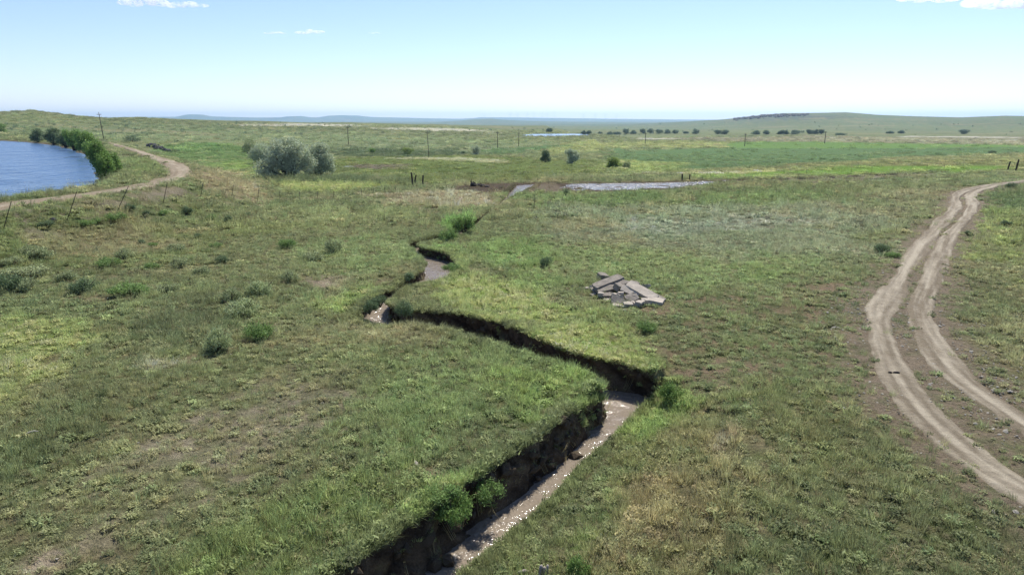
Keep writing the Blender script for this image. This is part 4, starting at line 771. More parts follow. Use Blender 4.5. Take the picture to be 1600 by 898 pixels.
# trees and bushes on the meadow
shrub(852, 253, 20, 18, 'dark', 1300, .26, 31, 'dark rounded bush on the meadow, smaller of the pair', 'bush', name='meadow_bush')
shrub(893, 255.5, 24, 23, 'olive', 1700, .27, 32, 'grey green rounded bush on the meadow, larger of the pair', 'bush', name='meadow_bush')
shrub(744, 243, 20, 16, 'olive', 1000, .3, 33, 'pale silver bush by the utility poles on the meadow', 'bush', name='meadow_bush')
shrub(724, 241.5, 7, 5, 'dark', 220, .3, 34, 'very small dark bush beside the pale silver bush', 'bush', name='meadow_bush')
shrub(957, 263, 26, 17, 'yellow', 1500, .26, 35, 'yellow green bush in the marshy corner of the green meadow', 'bush', name='meadow_bush')
shrub(978, 262.5, 14, 9, 'sage', 500, .24, 36, 'low pale bush beside the yellow green bush', 'bush', name='meadow_bush')
shrub(637, 243, 20, 12, 'yellow', 900, .3, 37, 'bright green bush in the dark sedge strip', 'bush', name='meadow_bush')
shrub(582, 240, 12, 8, 'willow', 400, .3, 38, 'small green bush at the near end of the dark sedge strip', 'bush', name='meadow_bush')
shrub(1506, 209.5, 14, 6, 'far', 500, .9, 39, 'dark tree alone below the long right hand ridge', 'tree', name='distant_tree')
# far trees along the valley
FT = [(858, 206, 11, 6, 'round dark tree behind the far lake'), (912, 209.3, 6, 4.5, None), (920, 209.6, 6, 5.5, None), (938, 210, 6, 4, None), (953, 210, 12, 4, None), (964, 210, 10, 4, None), (978, 209, 12, 8, None), (990, 209, 10, 6, None), (1005, 208.5, 10, 8, None), (1016, 208.5, 12, 9, None),
      (1030, 208.7, 14, 7, None), (1043, 208.7, 12, 7.5, None), (1055, 208.7, 10, 6, None), (1072, 208.5, 8, 3, None), (1087, 209, 12, 8, 'single round dark tree standing clear past the end of the tree belt'), (1122, 209.5, 12, 6.5, None), (1132, 209.5, 11, 7, None), (1182, 209.6, 12, 6, None), (1197, 209.6, 10, 6, None),
      (1220, 209.4, 9, 5.5, None), (1227, 209.4, 7, 6, None), (1243, 209.4, 17, 6, None), (1265, 209.3, 10, 7, None), (1274, 209.3, 9, 7.5, None), (1283, 209.3, 8, 7, None), (1312, 210.8, 16, 2, None), (1390, 208.5, 10, 3, None), (1408, 208.3, 9, 4, None)]
for i, (px, py, w, hh, lb) in enumerate(FT):
    sz = 'wide' if w >= 12 else 'small' if w <= 8 else 'rounded'
    L = lb or (sz+' dark tree in the broken belt across the valley floor' if px < 1100 else sz+' dark tree in the short spaced clumps below the rocky hill')
    shrub(px, py+.4, w*1.25, hh*.9, 'far', 420, .9, 500+i, L, 'tree', None if lb else sz+(' trees of the valley belt' if px < 1100 else ' trees below the rocky hill'), name='distant_tree', nl=6, low=-.02)

# sagebrush: variants built once, then copied
def sage_variant(seed, leaf, n=560, wid=1.0, hh=.62, twig=14):
    r = np.random.default_rng(seed); mb = MB()
    for i in range(twig):
        a = r.uniform(0, 6.28); q = r.uniform(.15, .46)*wid; e = (q*math.cos(a), q*math.sin(a), hh*r.uniform(.5, .95)); mb.tube([(0, 0, -.05), (e[0]*.35, e[1]*.35, e[2]*.35), e], [.018, .012, .004], 4)
    lob = []
    for i in range(13):
        a = r.uniform(0, 6.28); q = .36*wid*math.sqrt(r.uniform()); s = r.uniform(.10, .18)*wid; z = hh*(.85-.9*(q/wid)**1.3*1.6)*r.uniform(.55, 1); lob.append((q*math.cos(a), q*math.sin(a), max(z, s*.5), s, s, s*.85))
    V, F, B = leaf_cloud(lob, n, .075, seed, shell=.3, per=5, asp=.28, spread=.35, droop=-.6); t = mb.obj('stems', M['bark'], None, True); f = mesh_obj('foliage', V, F, LEAF[leaf], None, attrs={'bl': ('FLOAT', B)})
    me1, me2 = t.data, f.data; bpy.data.objects.remove(t); bpy.data.objects.remove(f); return me1, me2
SV = {'sage': [sage_variant(601+i, 'sage') for i in range(4)], 'light': [sage_variant(611+i, 'sagelight', 700) for i in range(3)], 'green': [sage_variant(621+i, 'greasewood', 620) for i in range(3)], 'bright': [sage_variant(631+i, 'bright', 760, hh=.75) for i in range(2)], 'dark': [sage_variant(641, 'dark', 620), sage_variant(642, 'dark', 620)]}
def sagebrush(px, py, wpx, hpx, kind, label, group=None, name='sagebrush', cat='shrub'):
    p = at(px, py) if 'cut' not in label or 'top' in label else on_plane(px, py, -.45); u = mpp(p); i = random.randrange(len(SV[kind])); o = empty(name, p, random.uniform(0, 6.28)); o.scale = (wpx*u, wpx*u*random.uniform(.85, 1.1), hpx*u/.62*1.05)
    for nm, me in zip(('stems', 'foliage'), SV[kind][i]):
        c = bpy.data.objects.new(nm, me); COL.objects.link(c); c.parent = o
    return tag(o, label, cat, group)
G1 = 'dark shrubs scattered on the slope below the dam'; L1 = 'small dark green shrub scattered on the grassy slope below the dam'
for a in [(195, 405, 30, 16, 'sage'), (171, 417, 34, 14, 'green'), (240, 386, 16, 8, 'green'), (275, 393, 28, 12, 'sage'), (347, 410, 22, 11, 'dark'), (338, 388, 22, 9, 'green'), (308, 372, 14, 7, 'dark'), (317, 430, 28, 14, 'sage'), (280, 417, 26, 14, 'sage'), (238, 420, 22, 10, 'green'), (48, 398, 30, 14, 'sage'), (65, 405, 34, 16, 'sage'), (222, 383, 14, 8, 'dark'),
          (106, 440, 28, 15, 'sage'), (263, 457, 32, 14, 'sage'), (292, 335, 22, 11, 'dark'), (330, 344, 18, 9, 'green'), (357, 348, 18, 10, 'dark'), (180, 346, 30, 13, 'green'), (155, 348, 20, 8, 'green'), (255, 336, 14, 8, 'green'), (230, 336, 12, 7, 'dark'), (202, 330, 20, 10, 'dark'), (135, 352, 26, 9, 'green'), (75, 356, 24, 10, 'dark'), (388, 338, 12, 6, 'dark'), (590, 320, 12, 6, 'dark'), (555, 330, 12, 5, 'dark'), (45, 432, 60, 14, 'sage'), (20, 413, 30, 10, 'sage')]:
    kd = {'sage': 'grey green sagebrush', 'green': 'low green shrub', 'dark': 'small dark shrub'}[a[4]]; ug = a[1] < 375
    sagebrush(*a, kd+(' just downhill of the leaning fence' if ug else ' scattered on the open grassy slope below the fence'), kd+(' by the leaning fence' if ug else ' on the open slope'))
G2 = 'pale sagebrush clump on the left slope'
for a, l in [((15, 456, 34, 24, 'dark'), 'dense dark shrub with shaded base at the end of the shrub slope'), ((45, 455, 34, 20, 'sage'), 'grey shrub touching the dense dark shrub'), ((131, 457, 38, 18, 'dark'), 'rounded dark shrub with grey crown midway down the shrub slope'), ((203, 460, 60, 17, 'green'), 'long low shrub stretched across the slope in tall grass'),
             ((360, 470, 34, 20, 'sage'), 'brownish sagebrush at the upper edge of the pale sagebrush clump'), ((408, 462, 46, 24, 'light'), 'pale feathery sagebrush, uppermost of the pale clump'), ((376, 494, 58, 26, 'light'), 'wide pale sagebrush in the middle of the pale clump'), ((340, 549, 42, 34, 'light'), 'tall sagebrush with a dark shaded base, lowest of the pale clump'), ((402, 530, 50, 26, 'green'), 'spreading green sagebrush beside the tall dark based one'),
             ((452, 440, 30, 18, 'sage'), 'brown grey sagebrush uphill of the pale clump'), ((489, 408, 36, 15, 'sage'), 'flat grey sagebrush on the open slope by the creek'), ((520, 396, 34, 24, 'sage'), 'brown twiggy sagebrush on the slope by the creek'), ((450, 387, 32, 16, 'green'), 'round green shrub above the flat grey sagebrush'), ((855, 417, 26, 17, 'dark'), 'dark spiky shrub on the green flat past the creek'), ((1008, 518, 40, 18, 'green'), 'low dark green bush on the ground before the rubble heap'),
             ((1376, 397, 26, 15, 'dark'), 'dark shrub by the bend of the wheel tracks'), ((1395, 402, 26, 9, 'green'), 'low green shrub touching the dark one by the wheel tracks'), ((1580, 296, 17, 9, 'dark'), 'grey dark shrub beside the far end of the wheel tracks'), ((1512, 368, 12, 6, 'dark'), 'small dark shrub just outside the wheel tracks'), ((1570, 353, 16, 7, 'dark'), 'small dark tuft shrub on the grass outside the wheel tracks'), ((1205, 310, 10, 5, 'dark'), 'tiny dark shrub on the green flat below the wet ditch'), ((1550, 241, 12, 5, 'dark'), 'dark shrub on the crest of the yellow spur'),
             ((708, 812, 66, 40, 'bright'), 'bright green bush growing out of the cut creek bank'), ((762, 778, 54, 28, 'green'), 'green weedy shrub beside the bright bush on the cut bank'), ((688, 778, 60, 20, 'green'), 'low pale green weeds on top of the cut bank'), ((906, 900, 46, 30, 'bright'), 'bright green bunch beside the weathered wooden stub'), ((1050, 626, 46, 26, 'bright'), 'bright green bunch at the outer bend of the creek'),
             ((725, 366, 40, 26, 'bright'), 'lush green bush over the far creek bend'), ((700, 376, 30, 20, 'green'), 'green weeds bush next to the lush far creek bush'), ((715, 352, 34, 14, 'green'), 'low green weeds strip behind the lush far creek bush'), ((706, 424, 30, 13, 'green'), 'weedy tuft hanging over the pinkish creek pool'), ((632, 494, 34, 26, 'dark'), 'dark weeds on the creek corner under the long dark bank'), ((594, 478, 30, 18, 'dark'), 'dark weeds on the bank opposite the creek corner'), ((578, 490, 28, 20, 'dark'), 'dark weeds along the outside of the creek corner'), ((640, 442, 26, 13, 'dark'), 'dark weeds under the small bank above the pinkish pool'), ((480, 700, 0, 0, ''), None)]:
    if l: sagebrush(*a, l, G2 if 'pale clump' in l else None)
# bare sapling by the upper creek
p = at(835, 326); t = empty('bare_sapling', p); mb = MB(); u = mpp(p); H_ = 22*u; mb.tube([(0, 0, -.1), (.02, 0, H_*.5), (0, .03, H_)], [.035, .025, .008], 6); t1 = mb.obj('trunk', M['bark'], t, True)
mb = MB()
for i in range(16):
    z = H_*random.uniform(.35, .95); a = random.uniform(0, 6.28); q = random.uniform(.12, .3); mb.tube([(0, 0, z), (q*math.cos(a)*.5, q*math.sin(a)*.5, z+.12), (q*math.cos(a), q*math.sin(a), z+.3)], [.012, .008, .003], 4)
mb.obj('branches', M['bark'], t, True); V, F, B = leaf_cloud([(0, 0, H_*.75, .3, .3, .4), (0, 0, .25, .3, .3, .25)], 90, .1, 77, shell=.2); mesh_obj('foliage', V, F, LEAF['sage'], t, attrs={'bl': ('FLOAT', B)})
tag(t, 'thin nearly bare sapling standing by the upper creek', 'sapling')
p = at(884, 308); t = empty('bare_sapling', p); mb = MB(); H_ = 13*mpp(p)
for i in range(9):
    a = random.uniform(0, 6.28); q = random.uniform(.1, .5); mb.tube([(0, 0, -.1), (q*.4*math.cos(a), q*.4*math.sin(a), H_*.5), (q*math.cos(a), q*math.sin(a), H_*random.uniform(.6, 1))], [.03, .02, .006], 5)
mb.obj('branches', M['bark'], t, True); V, F, B = leaf_cloud([(0, 0, H_*.65, .5, .5, .4)], 110, .14, 79, shell=.2); mesh_obj('foliage', V, F, LEAF['dark'], t, attrs={'bl': ('FLOAT', B)})
tag(t, 'dark forked sapling in front of the glinting pond', 'sapling')

# ------------------------------------------------------------------ heap of broken concrete
def slab_mesh(L, Wd, T, seed):
    import bmesh
    r = random.Random(seed); n = 4; outline = []
    for i in range(n): outline.append((-L/2+L*i/n, -Wd/2+r.uniform(-.06, .06)*Wd))
    for i in range(2): outline.append((L/2+r.uniform(-.05, .05)*L, -Wd/2+Wd*i/2+r.uniform(-.04, .04)*Wd))
    for i in range(n): outline.append((L/2-L*i/n, Wd/2+r.uniform(-.06, .06)*Wd))
    for i in range(2): outline.append((-L/2+r.uniform(-.06, .06)*L, Wd/2-Wd*i/2+r.uniform(-.04, .04)*Wd))
    bm = bmesh.new(); bot = [bm.verts.new((x*1.0+r.uniform(-.02, .02), y+r.uniform(-.02, .02), -T/2+r.uniform(-.1, .1)*T)) for x, y in outline]; top = [bm.verts.new((x, y, T/2)) for x, y in outline]; k = len(outline)
    bm.faces.new(bot[::-1]); bm.faces.new(top)
    for i in range(k): bm.faces.new((bot[i], bot[(i+1) % k], top[(i+1) % k], top[i]))
    bmesh.ops.bevel(bm, geom=[e for e in bm.edges], offset=.022, segments=1, affect='EDGES'); bmesh.ops.triangulate(bm, faces=[f for f in bm.faces if len(f.verts) > 4]); bmesh.ops.subdivide_edges(bm, edges=[e for e in bm.edges if e.calc_length() > .16], cuts=1, use_grid_fill=True)
    from mathutils import noise as mn
    for v in bm.verts:
        d = mn.noise_vector(v.co*7+Vector((seed*3.1, 0, 0)))*.022+mn.noise_vector(v.co*2.2+Vector((0, seed*1.7, 0)))*.03; v.co += d
    me = bpy.data.meshes.new('slab'); bm.to_mesh(me); bm.free(); return me
def slab(px, py, z, L, Wd, T, yaw, pitch, roll, label, seed, dark=False, group=None):
    base = at(px, py); q = on_plane(px, py, base[2]+z)
    me = slab_mesh(L, Wd, T, seed); me.materials.append(M['concrete_dark' if dark else 'concrete']); o = bpy.data.objects.new('concrete_slab' if L > .8 else 'concrete_chunk', me); COL.objects.link(o)
    o.location = q; o.rotation_euler = Matrix.LocScale(None, None, None).to_euler() if False else (math.radians(roll), math.radians(pitch), math.radians(yaw)); return tag(o, label, 'concrete slab' if L > .8 else 'concrete chunk', group)
R3 = 'concrete chunks at the foot of the heap'; R4 = 'pale broken concrete chunk on the grass at the foot of the rubble heap'; R5 = 'pale broken concrete chunk wedged up among the slabs of the rubble heap'
slab(949, 441, .62, 1.75, .62, .20, 25, -14, 8, 'long grey slab lying uppermost on the rubble heap', 1, True)
slab(954, 449, .42, 1.65, .6, .20, 22, -13, 12, 'long grey slab lying directly under the uppermost slab', 2, True)
slab(940, 452, .22, 1.2, .7, .2, 14, -8, 4, 'dark slab half buried at the bottom of the slab stack', 3, True)
slab(1003, 455, .45, 1.65, .62, .17, -38, 20, 14, 'large pale slab sloping down the side of the rubble heap', 4)
slab(1024, 470, .14, .82, .6, .16, -22, 8, 5, 'flat pale slab at the foot of the large sloping slab', 5)
slab(1021, 462, .2, 1.3, .5, .12, -38, 15, 2, 'thin slab lying behind the large sloping slab', 6, True)
slab(985, 456, .42, 1.0, .4, .16, -30, 18, 28, 'narrow slab tilted on edge in the middle of the heap', 7)
slab(965, 469, .2, .58, .5, .2, -10, 4, 40, 'grey chunk showing its broken face at the front of the heap', 8, True)
slab(964, 477, .05, .5, .34, .12, 4, 2, 6, 'flat pale chunk lying on the grass before the heap', 9)
slab(986, 466, .2, .72, .5, .18, 30, -10, 30, 'dark chunk wedged under the narrow tilted slab', 10, True)
slab(950, 462, .16, .66, .4, .2, 8, 0, 10, 'dark squared chunk under the slab stack', 11, True)
slab(968, 449, .55, .5, .42, .32, 40, 12, 20, 'rounded rough chunk between the slab stack and the sloping slab', 12, True)
slab(978, 444, .55, .52, .42, .25, -15, 10, 15, 'rough chunk on the crest of the heap', 13, True)
slab(992, 444, .5, .45, .35, .22, -35, 8, 10, 'small slab end behind the top of the sloping slab', 14, True)
slab(941, 433, .22, .55, .5, .4, 20, 10, 10, 'dark boulder just behind the slab stack', 15, True)
for i, (px, py, z, L, Wd, T) in enumerate([(939, 460, .22, .34, .24, .2), (927, 461, .05, .32, .2, .12), (949, 469, .06, .40, .2, .1), (981, 476, .09, .5, .34, .2), (1000, 474, .12, .42, .36, .24), (1007, 470, .15, .34, .3, .22), (970, 459, .34, .34, .3, .2), (961, 461, .28, .3, .26, .18), (996, 477, .05, .25, .2, .1), (1012, 475, .06, .3, .22, .14), (926, 449, .2, .3, .25, .2), (916, 451, .06, .3, .2, .14), (898, 447, .03, .38, .16, .07), (1010, 447, .14, .4, .3, .2), (974, 471, .1, .36, .28, .2), (990, 461, .3, .4, .26, .14)]):
    slab(px, py, z, L, Wd, T, random.uniform(-60, 60), random.uniform(-15, 15), random.uniform(-20, 20), R5 if z > .18 else R4, 30+i, False, 'concrete chunks wedged in the heap' if z > .18 else R3)

for i in range(26):
    a, b = random.gauss(974, 20), random.gauss(467, 7); z = max(.04, .5-abs(a-965)*.012-abs(b-452)*.02) if b < 470 else .05; L = random.uniform(.16, .34)
    slab(a, b, z, L, L*random.uniform(.5, .9), L*random.uniform(.35, .7), random.uniform(-80, 80), random.uniform(-30, 30), random.uniform(-30, 30), R5 if z > .18 else R4, 60+i, random.random() < .5, 'concrete chunks wedged in the heap' if z > .18 else R3)
# ------------------------------------------------------------------ fences, posts, poles
def fence(name, pts, label, wire_h=(.35, .7, 1.05), wr=.003):
    """pts: (foot px, foot py, top px, top py)"""
    f = None; tops = []
    for i, (bx, by, tx, ty) in enumerate(pts):
        b = at(bx, by)
        if f is None: f = empty(name, b); org = Vector(b)
        u = mpp(b); H_ = (by-ty)*u*1.03; lx = (tx-bx)*u; bv = Vector(b)-org; tv = bv+Vector((lx, .05*H_, H_)); ax = (tv-bv).normalized(); m = Vector((0, 0, 1)).rotation_difference(ax).to_matrix()
        mb = MB(); c = (bv+tv)/2-ax*.1; mb.box(c, (.05, .012, (tv-bv).length+.2), m); mb.box(c+m @ Vector((0, .022, 0)), (.012, .034, (tv-bv).length+.19), m); mb.obj('post', M['post'], f); tops.append((bv, tv))
    for w in wire_h:
        mb = MB(); L = [b.lerp(t, min(.95, w/max(.4, (t-b).length))) for b, t in tops]
        for a, b in zip(L[:-1], L[1:]): mb.tube([a, a.lerp(b, .5)-Vector((0, 0, .02)), b], [wr]*3, 3, False)
        mb.obj('wire', M['post'], f)
    return tag(f, label, 'fence')
fence('wire_fence', [(5, 360, 20, 325), (105, 344, 122, 308), (182, 333, 202, 298), (255, 317, 263.5, 289.5), (313, 309, 319, 288), (361.5, 310.5, 366, 292), (402, 316.5, 406, 296), (437.5, 317, 438.5, 299.5), (469, 318, 469, 301), (497, 318, 497, 301), (522, 313.5, 522, 299.5), (544, 309.5, 544, 297.5), (565, 306.5, 565, 295.5), (584, 304, 584, 294), (601, 302, 601, 292.5), (618, 300, 618, 291)], 'leaning steel post and wire fence along the foot of the dam')
fence('wire_fence', [(x, 283-(x-900)*.026-(max(0, x-1150)*.012), x, 277-(x-900)*.026-(max(0, x-1150)*.012)) for x in (760, 802, 840, 878, 915, 950, 990, 1030, 1110, 1150, 1190, 1225, 1260, 1295, 1330, 1362, 1395, 1425, 1448, 1475, 1505)], 'low post and wire fence running along the wet ditch', (.4, .8))
def post(name, bx, by, tx, ty, rpx, label, mat='wood_dark', cat='post', group=None):
    b = at(bx, by); u = mpp(b); H_ = (by-ty)*u; lx = (tx-bx)*u; o_ = MB(); r = rpx*u
    o_.tube([(0, 0, -.3), (lx*.3, 0, H_*.3), (lx*.7, 0, H_*.72), (lx*.99, 0, H_*.97), (lx, 0, H_)], [r*1.1, r, r*.95, r*.9, r*.6], 9); o = o_.obj(name, M[mat], None, False); o.location = b; return tag(o, label, cat, group)
post('wooden_post', 645, 290, 643.5, 270, 1.3, 'tall upright dark post of the three on the meadow')
post('wooden_post', 647.5, 287, 650.5, 274, 1.1, 'leaning shorter dark post close behind the tall upright post')
post('wooden_post', 660.5, 290, 661.5, 274, 1.3, 'dark post standing apart from the close pair on the meadow')
post('wooden_post', 1574, 266, 1576, 255, .9, 'shorter leaning dark post by the far end of the tracks')
post('wooden_post', 1587, 267, 1588.5, 253, 1.0, 'taller dark post by the far end of the tracks')
post('wooden_post', 1066, 282, 1065.5, 272, 1.2, 'stout dark post at the ditch behind the pond', cat='post')
post('wooden_post', 1077, 282, 1077.5, 273, 1.0, 'thinner dark post beside the stout one behind the pond')
def pole(bx, by, tx, ty, label, rpx=.55, group=None):
    b = at(bx, by); u = mpp(b); H_ = (by-ty)*u; lx = (tx-bx)*u; t = empty('utility_pole', b); r = max(.11, rpx*u)
    MB().tube([(0, 0, -1), (lx*.5, 0, H_*.5), (lx, 0, H_)], [r, r*.85, r*.7], 9).obj('shaft', M['pole'], t, True)
    mb = MB(); mb.box((lx*.93, 0, H_*.93), (H_*.16, r*.9, r*.9)); mb.obj('crossarm', M['pole'], t)
    for s in (-1, 0, 1):
        m2 = MB(); x = lx*.93+s*H_*.072 if s else lx; z = H_*.93+r*.45 if s else H_; m2.tube([(x, 0, z), (x, 0, z+r*.8), (x, 0, z+r*1.6)], [r*.28, r*.4, r*.2], 7); m2.obj('insulator', M['rock_dark'], t)
    return tag(t, label, 'utility pole', group)
pole(162.5, 219, 160.5, 184, 'wooden utility pole rising above the end of the dam road')
pole(544.5, 226, 544.5, 200, 'wooden utility pole on the slope behind the silver trees')
pole(670.5, 247, 668.5, 207, 'tallest nearest wooden utility pole at the dark sedge strip')
pole(777.5, 233, 777.5, 207, 'wooden utility pole beyond the pale silver bush')
pole(810.5, 230, 810.5, 208, 'wooden utility pole on the track side of the far lake')
pole(1008, 226, 1008, 209, 'thin utility pole in front of the far tree belt')
pole(1163.5, 228, 1163.5, 211, 'thin utility pole at the near corner of the light green field')
pole(1288.5, 224, 1288.5, 208, 'thin utility pole beside the last tree clump below the rocky hill')

# ------------------------------------------------------------------ odd things lying about
p = at(849, 900); t = empty('wooden_stub', p, .3); u = mpp(p)
for i, (dx, hh, w) in enumerate(((-.07, .30, .09), (.0, .24, .08), (.075, .27, .07))):
    mb = MB(); mb.tube([(dx, 0, -.1), (dx+.01, .01, hh*.5), (dx+.02, .0, hh*.9), (dx+.03, .01, hh)], [w*.55, w*.5, w*.42, w*.12], 7); mb.obj('splinter', M['wood_grey'], t)
tag(t, 'split weathered grey wooden stub sticking up beside the creek', 'stump')
p = at(820, 897); mb = MB(); mb.tube([(-.16, 0, .05), (0, .02, .07), (.17, .0, .05)], [.03, .05, .02], 7); o = mb.obj('driftwood', M['wood_grey'], None, True); o.location = p; tag(o, 'bleached piece of driftwood lying near the wooden stub', 'driftwood')
p = at(48, 682); mb = MB(); mb.tube([(-.17, -.05, .06), (-.06, .02, .12), (.07, .07, .15), (.19, .08, .14)], [.012, .035, .03, .01], 7); o = mb.obj('bleached_stick', M['bone'], None, True); o.location = p; tag(o, 'short curved bleached stick lying in the left foreground grass', 'stick')
def scrap(px, py, L, label):
    p = at(px, py); mb = MB(); mb.tube([(-L/2, 0, .03), (-L*.2, .015, .05), (L*.2, -.01, .055), (L/2, .01, .035)], [.03, .045, .045, .025], 7); o = mb.obj('dark_scrap', M['rubber'], None, True); o.location = (p[0], p[1], p[2]+.03); tag(o, label, 'scrap')
scrap(1400, 585, .26, 'longer dark scrap lying on the pale wheel track'); scrap(1390.5, 585, .11, 'shorter dark scrap beside the longer one on the wheel track')
def rock(px, py, w, hh, name, label, mat, seed, group=None, cat='rock', zoff=0):
    import bmesh
    r = random.Random(seed); p = at(px, py); bm = bmesh.new(); bmesh.ops.create_icosphere(bm, subdivisions=2, radius=.5)
    from mathutils import noise as mn
    for v in bm.verts: v.co *= 1+.55*mn.noise(v.co*3+Vector((seed, 0, 0))); v.co = Vector((v.co.x*w, v.co.y*w*.8, v.co.z*hh))
    me = bpy.data.meshes.new(name); bm.to_mesh(me); bm.free(); me.materials.append(M[mat]); o = bpy.data.objects.new(name, me); COL.objects.link(o); o.location = (p[0], p[1], p[2]+hh*.3+zoff); o.rotation_euler = (0, 0, r.uniform(0, 6)); return tag(o, label, cat, group)
for i, (px, py) in enumerate([(233, 229), (238, 230.2), (243, 231.2), (248, 232.6), (253, 234.2), (258, 236), (236, 228), (241, 229), (247, 230.6), (252, 232.4), (245, 234), (262, 237.5)]):
    u = mpp(at(px, py)); rock(px, py, 8*u, 5*u, 'dark_boulder', 'black boulder in the rock row on the dam shoulder by the road', 'rock_dark', 800+i, 'black boulders on the dam shoulder', 'boulder')
u = mpp(at(83, 347)); rock(83, 347, 9*u, 7*u, 'dark_boulder', 'single dark boulder lying beside the leaning fence', 'rock_dark', 830, None, 'boulder')
for i, (px, py, w, hh) in enumerate([(738, 291, 8, 8), (743, 291, 9, 5), (748, 290.5, 7, 5), (754, 291.5, 9, 4), (761, 292, 8, 3)]):
    u = mpp(at(px, py)); rock(px, py, w*u, hh*u, 'debris_lump', 'black lump in the dark debris heap on the mud by the creek mouth', 'rubber', 840+i, 'dark debris on the mud', 'debris')
p = at(740, 291); u = mpp(p); mb = MB(); mb.tube([(0, 0, 0), (-.4, .1, .7), (-.3, 0, 1.0)], [.12, .1, .03], 7); mb.tube([(.6, 0, 0), (.2, .1, .5), (-.2, 0, .75)], [.1, .08, .03], 7); mb.tube([(1.6, 0, .1), (.9, .1, .45)], [.1, .04], 7); o = mb.obj('dead_branch', M['wood_dark'], None, True); o.location = p; tag(o, 'dark dead branches sticking out of the debris heap on the mud', 'branch')
# rocky outcrop on the hill at right: boulders and dark bushes nobody could count from here
n = 300; px = RNG.uniform(1148, 1262, n); rim_y = np.interp(px, [q[0] for q in RIGHT_R], [q[1] for q in RIGHT_R]); py = rim_y+.6+np.abs(RNG.normal(0, 2.2, n))*np.interp(px, [1148, 1180, 1230, 1262], [.6, 1.2, 1, .3])
Vv = []; Ff = []
import bmesh
_bm = bmesh.new(); bmesh.ops.create_icosphere(_bm, subdivisions=1, radius=1); IV = np.array([v.co[:] for v in _bm.verts]); IF = np.array([[v.index for v in f.verts] for f in _bm.faces]); _bm.free()
for a, b in zip(px, py):
    p = at(a, b); s = RNG.uniform(1.4, 5.0)
    if math.hypot(p[0], p[1]) > 3600: continue
    Vv.append(IV*RNG.uniform(.7, 1.25, IV.shape)*np.array([s*1.6, s, s*.75])+p); Ff.append(IF+len(IV)*(len(Vv)-1))
tag(mesh_obj('hill_boulders', np.vstack(Vv), np.vstack(Ff), M['rock_hill']), 'dark rocky outcrop of boulders along the brow of the hill', 'rocks', kind='stuff')
# small dark shrubs dotted over the far slopes: too many and too small to count
pts = []
for i in range(420):
    a, b = RNG.uniform(-40, 1640), 189+abs(RNG.normal(0, 13))+2
    if 560 < a < 1000 and b < 200: continue
    if a < 175 and b > 212: continue
    if b > 222 and a > 800: continue
    if a > 1000 and RNG.uniform() < .8: continue
    p = at(a, b); d = math.hypot(p[0], p[1])
    if 180 < d < 3200: pts.append((p, d))
Vv = []; Ff = []; Bv = []
for p, d in pts:
    s = RNG.uniform(.4, 1.0)*(.7+d/900); V, F, B = leaf_cloud([(0, 0, s*.5, s, s, s*.5), (s*.6, 0, s*.35, s*.6, s*.6, s*.35)], 26, s*.55, int(RNG.integers(1, 9999)), per=3); off = sum(len(q) for q in Vv); Vv.append(V+p); Ff.append(F+off); Bv.append(B)
tag(mesh_obj('distant_brush', np.vstack(Vv), np.vstack(Ff), LEAF['far'], attrs={'bl': ('FLOAT', np.concatenate(Bv))}), 'dark brush dotted over the far slopes', 'brush', kind='stuff')

# ------------------------------------------------------------------ wind turbines far away
TB = None
for i, (px, ty) in enumerate([(756.5, 178.5), (797.5, 178), (809, 178), (823.5, 178), (834, 178), (847, 178), (855.5, 178.5), (866, 177.5), (911.5, 179.5), (930, 180), (946, 180), (963, 181)]):
    D = 13200; d = ray(px, 184); x = d[0]/d[1]*D; y = D; zb = hz(x, y); zt = CAM_H+(EYE_ROW-ty)*D/FPX; H_ = max(60, zt-zb)
    t = empty('wind_turbine', (x, y, zb), random.uniform(-.4, .4)); MB().tube([(0, 0, -2), (0, 0, H_*.5), (0, 0, H_)], [4.2, 3.4, 2.6], 10).obj('tower', M['turbine'], t, True)
    mb = MB(); mb.box((0, -2, H_+1.5), (5, 12, 5)); mb.obj('nacelle', M['turbine'], t); a0 = random.uniform(0, 2)
    for k in range(3):
        a = a0+k*2*math.pi/3; e = Vector((math.sin(a), 0, math.cos(a))); c = Vector((0, -9, H_+1.5)); MB().tube([c, c+e*8, c+e*26, c+e*44], [1.2, 2.4, 1.7, .4], 6).obj('blade', M['turbine'], t, True)
    tag(t, 'white three bladed wind turbine on the far plateau', 'wind turbine', 'wind turbines along the far plateau')

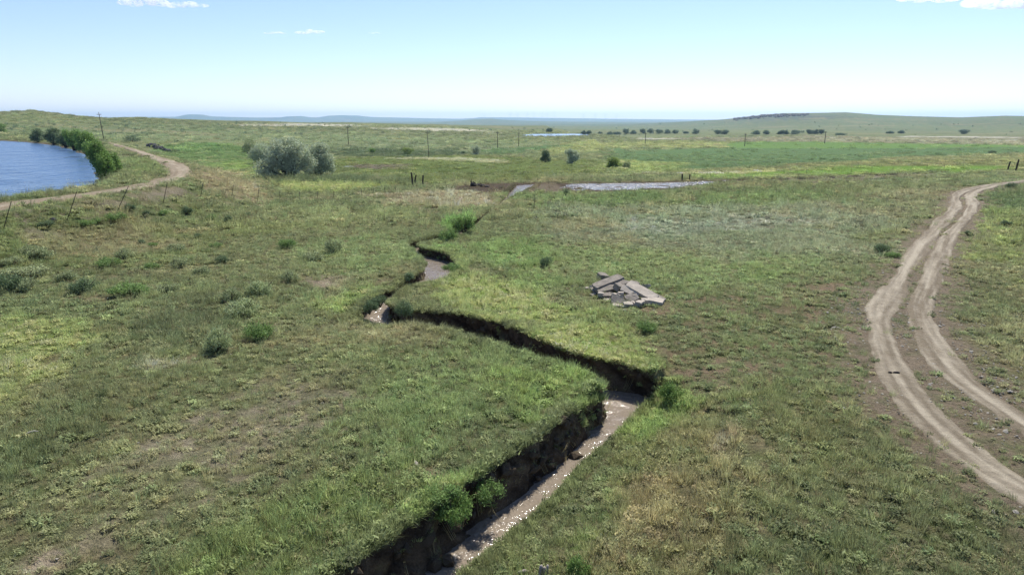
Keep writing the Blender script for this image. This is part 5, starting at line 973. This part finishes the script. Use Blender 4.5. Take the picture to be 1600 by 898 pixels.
# ------------------------------------------------------------------ small clouds
def mat_cloud():
    m = bpy.data.materials.new('cloud'); m.use_nodes = True; t = m.node_tree; t.nodes.clear(); out = t.nodes.new('ShaderNodeOutputMaterial'); pv = t.nodes.new('ShaderNodeVolumePrincipled')
    pv.inputs['Color'].default_value = (1, 1, 1, 1); pv.inputs['Anisotropy'].default_value = .55
    v = coords(t); f = noise(t, v, .012, 4, .6); t.links.new(maprange(t, f, .42, .62, 0, .016), pv.inputs['Density']); t.links.new(pv.outputs[0], out.inputs['Volume']); return m
CM = mat_cloud()
def cloud(px0, px1, py0, py1, D, label, seed):
    r = random.Random(seed); cx, cy = (px0+px1)/2, (py0+py1)/2; d = ray(cx, cy); k = D/d[1]; c = Vector(d*k)+Vector((0, 0, CAM_H)); u = D/FPX; w = (px1-px0)*u; hh = (py1-py0)*u; Vv = []; Ff = []
    for i in range(9):
        s = r.uniform(.45, 1); x = (i/8-.5)*w*.8; rx = w*.13*(.7+s*.6); rz_ = hh*.42*s*(1-.5*abs(i/8-.5)); Vv.append(SPH*np.array([rx, rx*1.1, rz_])+np.array([x, r.uniform(-.1, .1)*w, -hh*.2+rz_*.8+r.uniform(-.08, .08)*hh])); Ff.append(SPF+len(SPH)*i)
    o = mesh_obj('cloud', np.vstack(Vv), np.vstack(Ff), CM); o.location = c; return tag(o, label, 'cloud')
_bm = bmesh.new(); bmesh.ops.create_icosphere(_bm, subdivisions=2, radius=1); SPH = np.array([v.co[:] for v in _bm.verts]); SPF = np.array([[v.index for v in f.verts] for f in _bm.faces]); _bm.free()
cloud(185, 262, -8, 14, 9500, 'flat white cloud with a bulging middle high above the pond', 1)
cloud(262, 320, 2, 14, 9800, 'thin white cloud trailing beside the bulging cloud above the pond', 2)
cloud(462, 506, 46, 55, 12000, 'small bright wisp of cloud above the silver trees', 3)
cloud(1505, 1640, -14, 22, 9000, 'largest white cloud over the long right hand ridge', 4)
cloud(1410, 1490, -8, 6, 9300, 'ragged white cloud bordering the largest cloud', 5)
cloud(414, 446, 50, 54, 12400, 'faint shred of cloud beside the small bright wisp', 6)
cloud(576, 594, 50, 54, 12400, 'tiny bright shred of cloud past the small bright wisp', 7)

# ------------------------------------------------------------------ haze
hm = bpy.data.materials.new('haze'); hm.use_nodes = True; t = hm.node_tree; t.nodes.clear(); out = t.nodes.new('ShaderNodeOutputMaterial'); pv = t.nodes.new('ShaderNodeVolumePrincipled')
pv.inputs['Color'].default_value = (.52, .75, 1, 1); pv.inputs['Density'].default_value = 7.5e-5; pv.inputs['Anisotropy'].default_value = .5; t.links.new(pv.outputs[0], out.inputs['Volume'])
zt = 200.0; zb = float(Zf.min())-4; mb = MB(); mb.box((0, 0, (zt+zb)/2), (39000, 39000, zt-zb)); tag(mb.obj('haze', hm), 'thin blue haze filling the air over the plain', 'haze', kind='stuff')
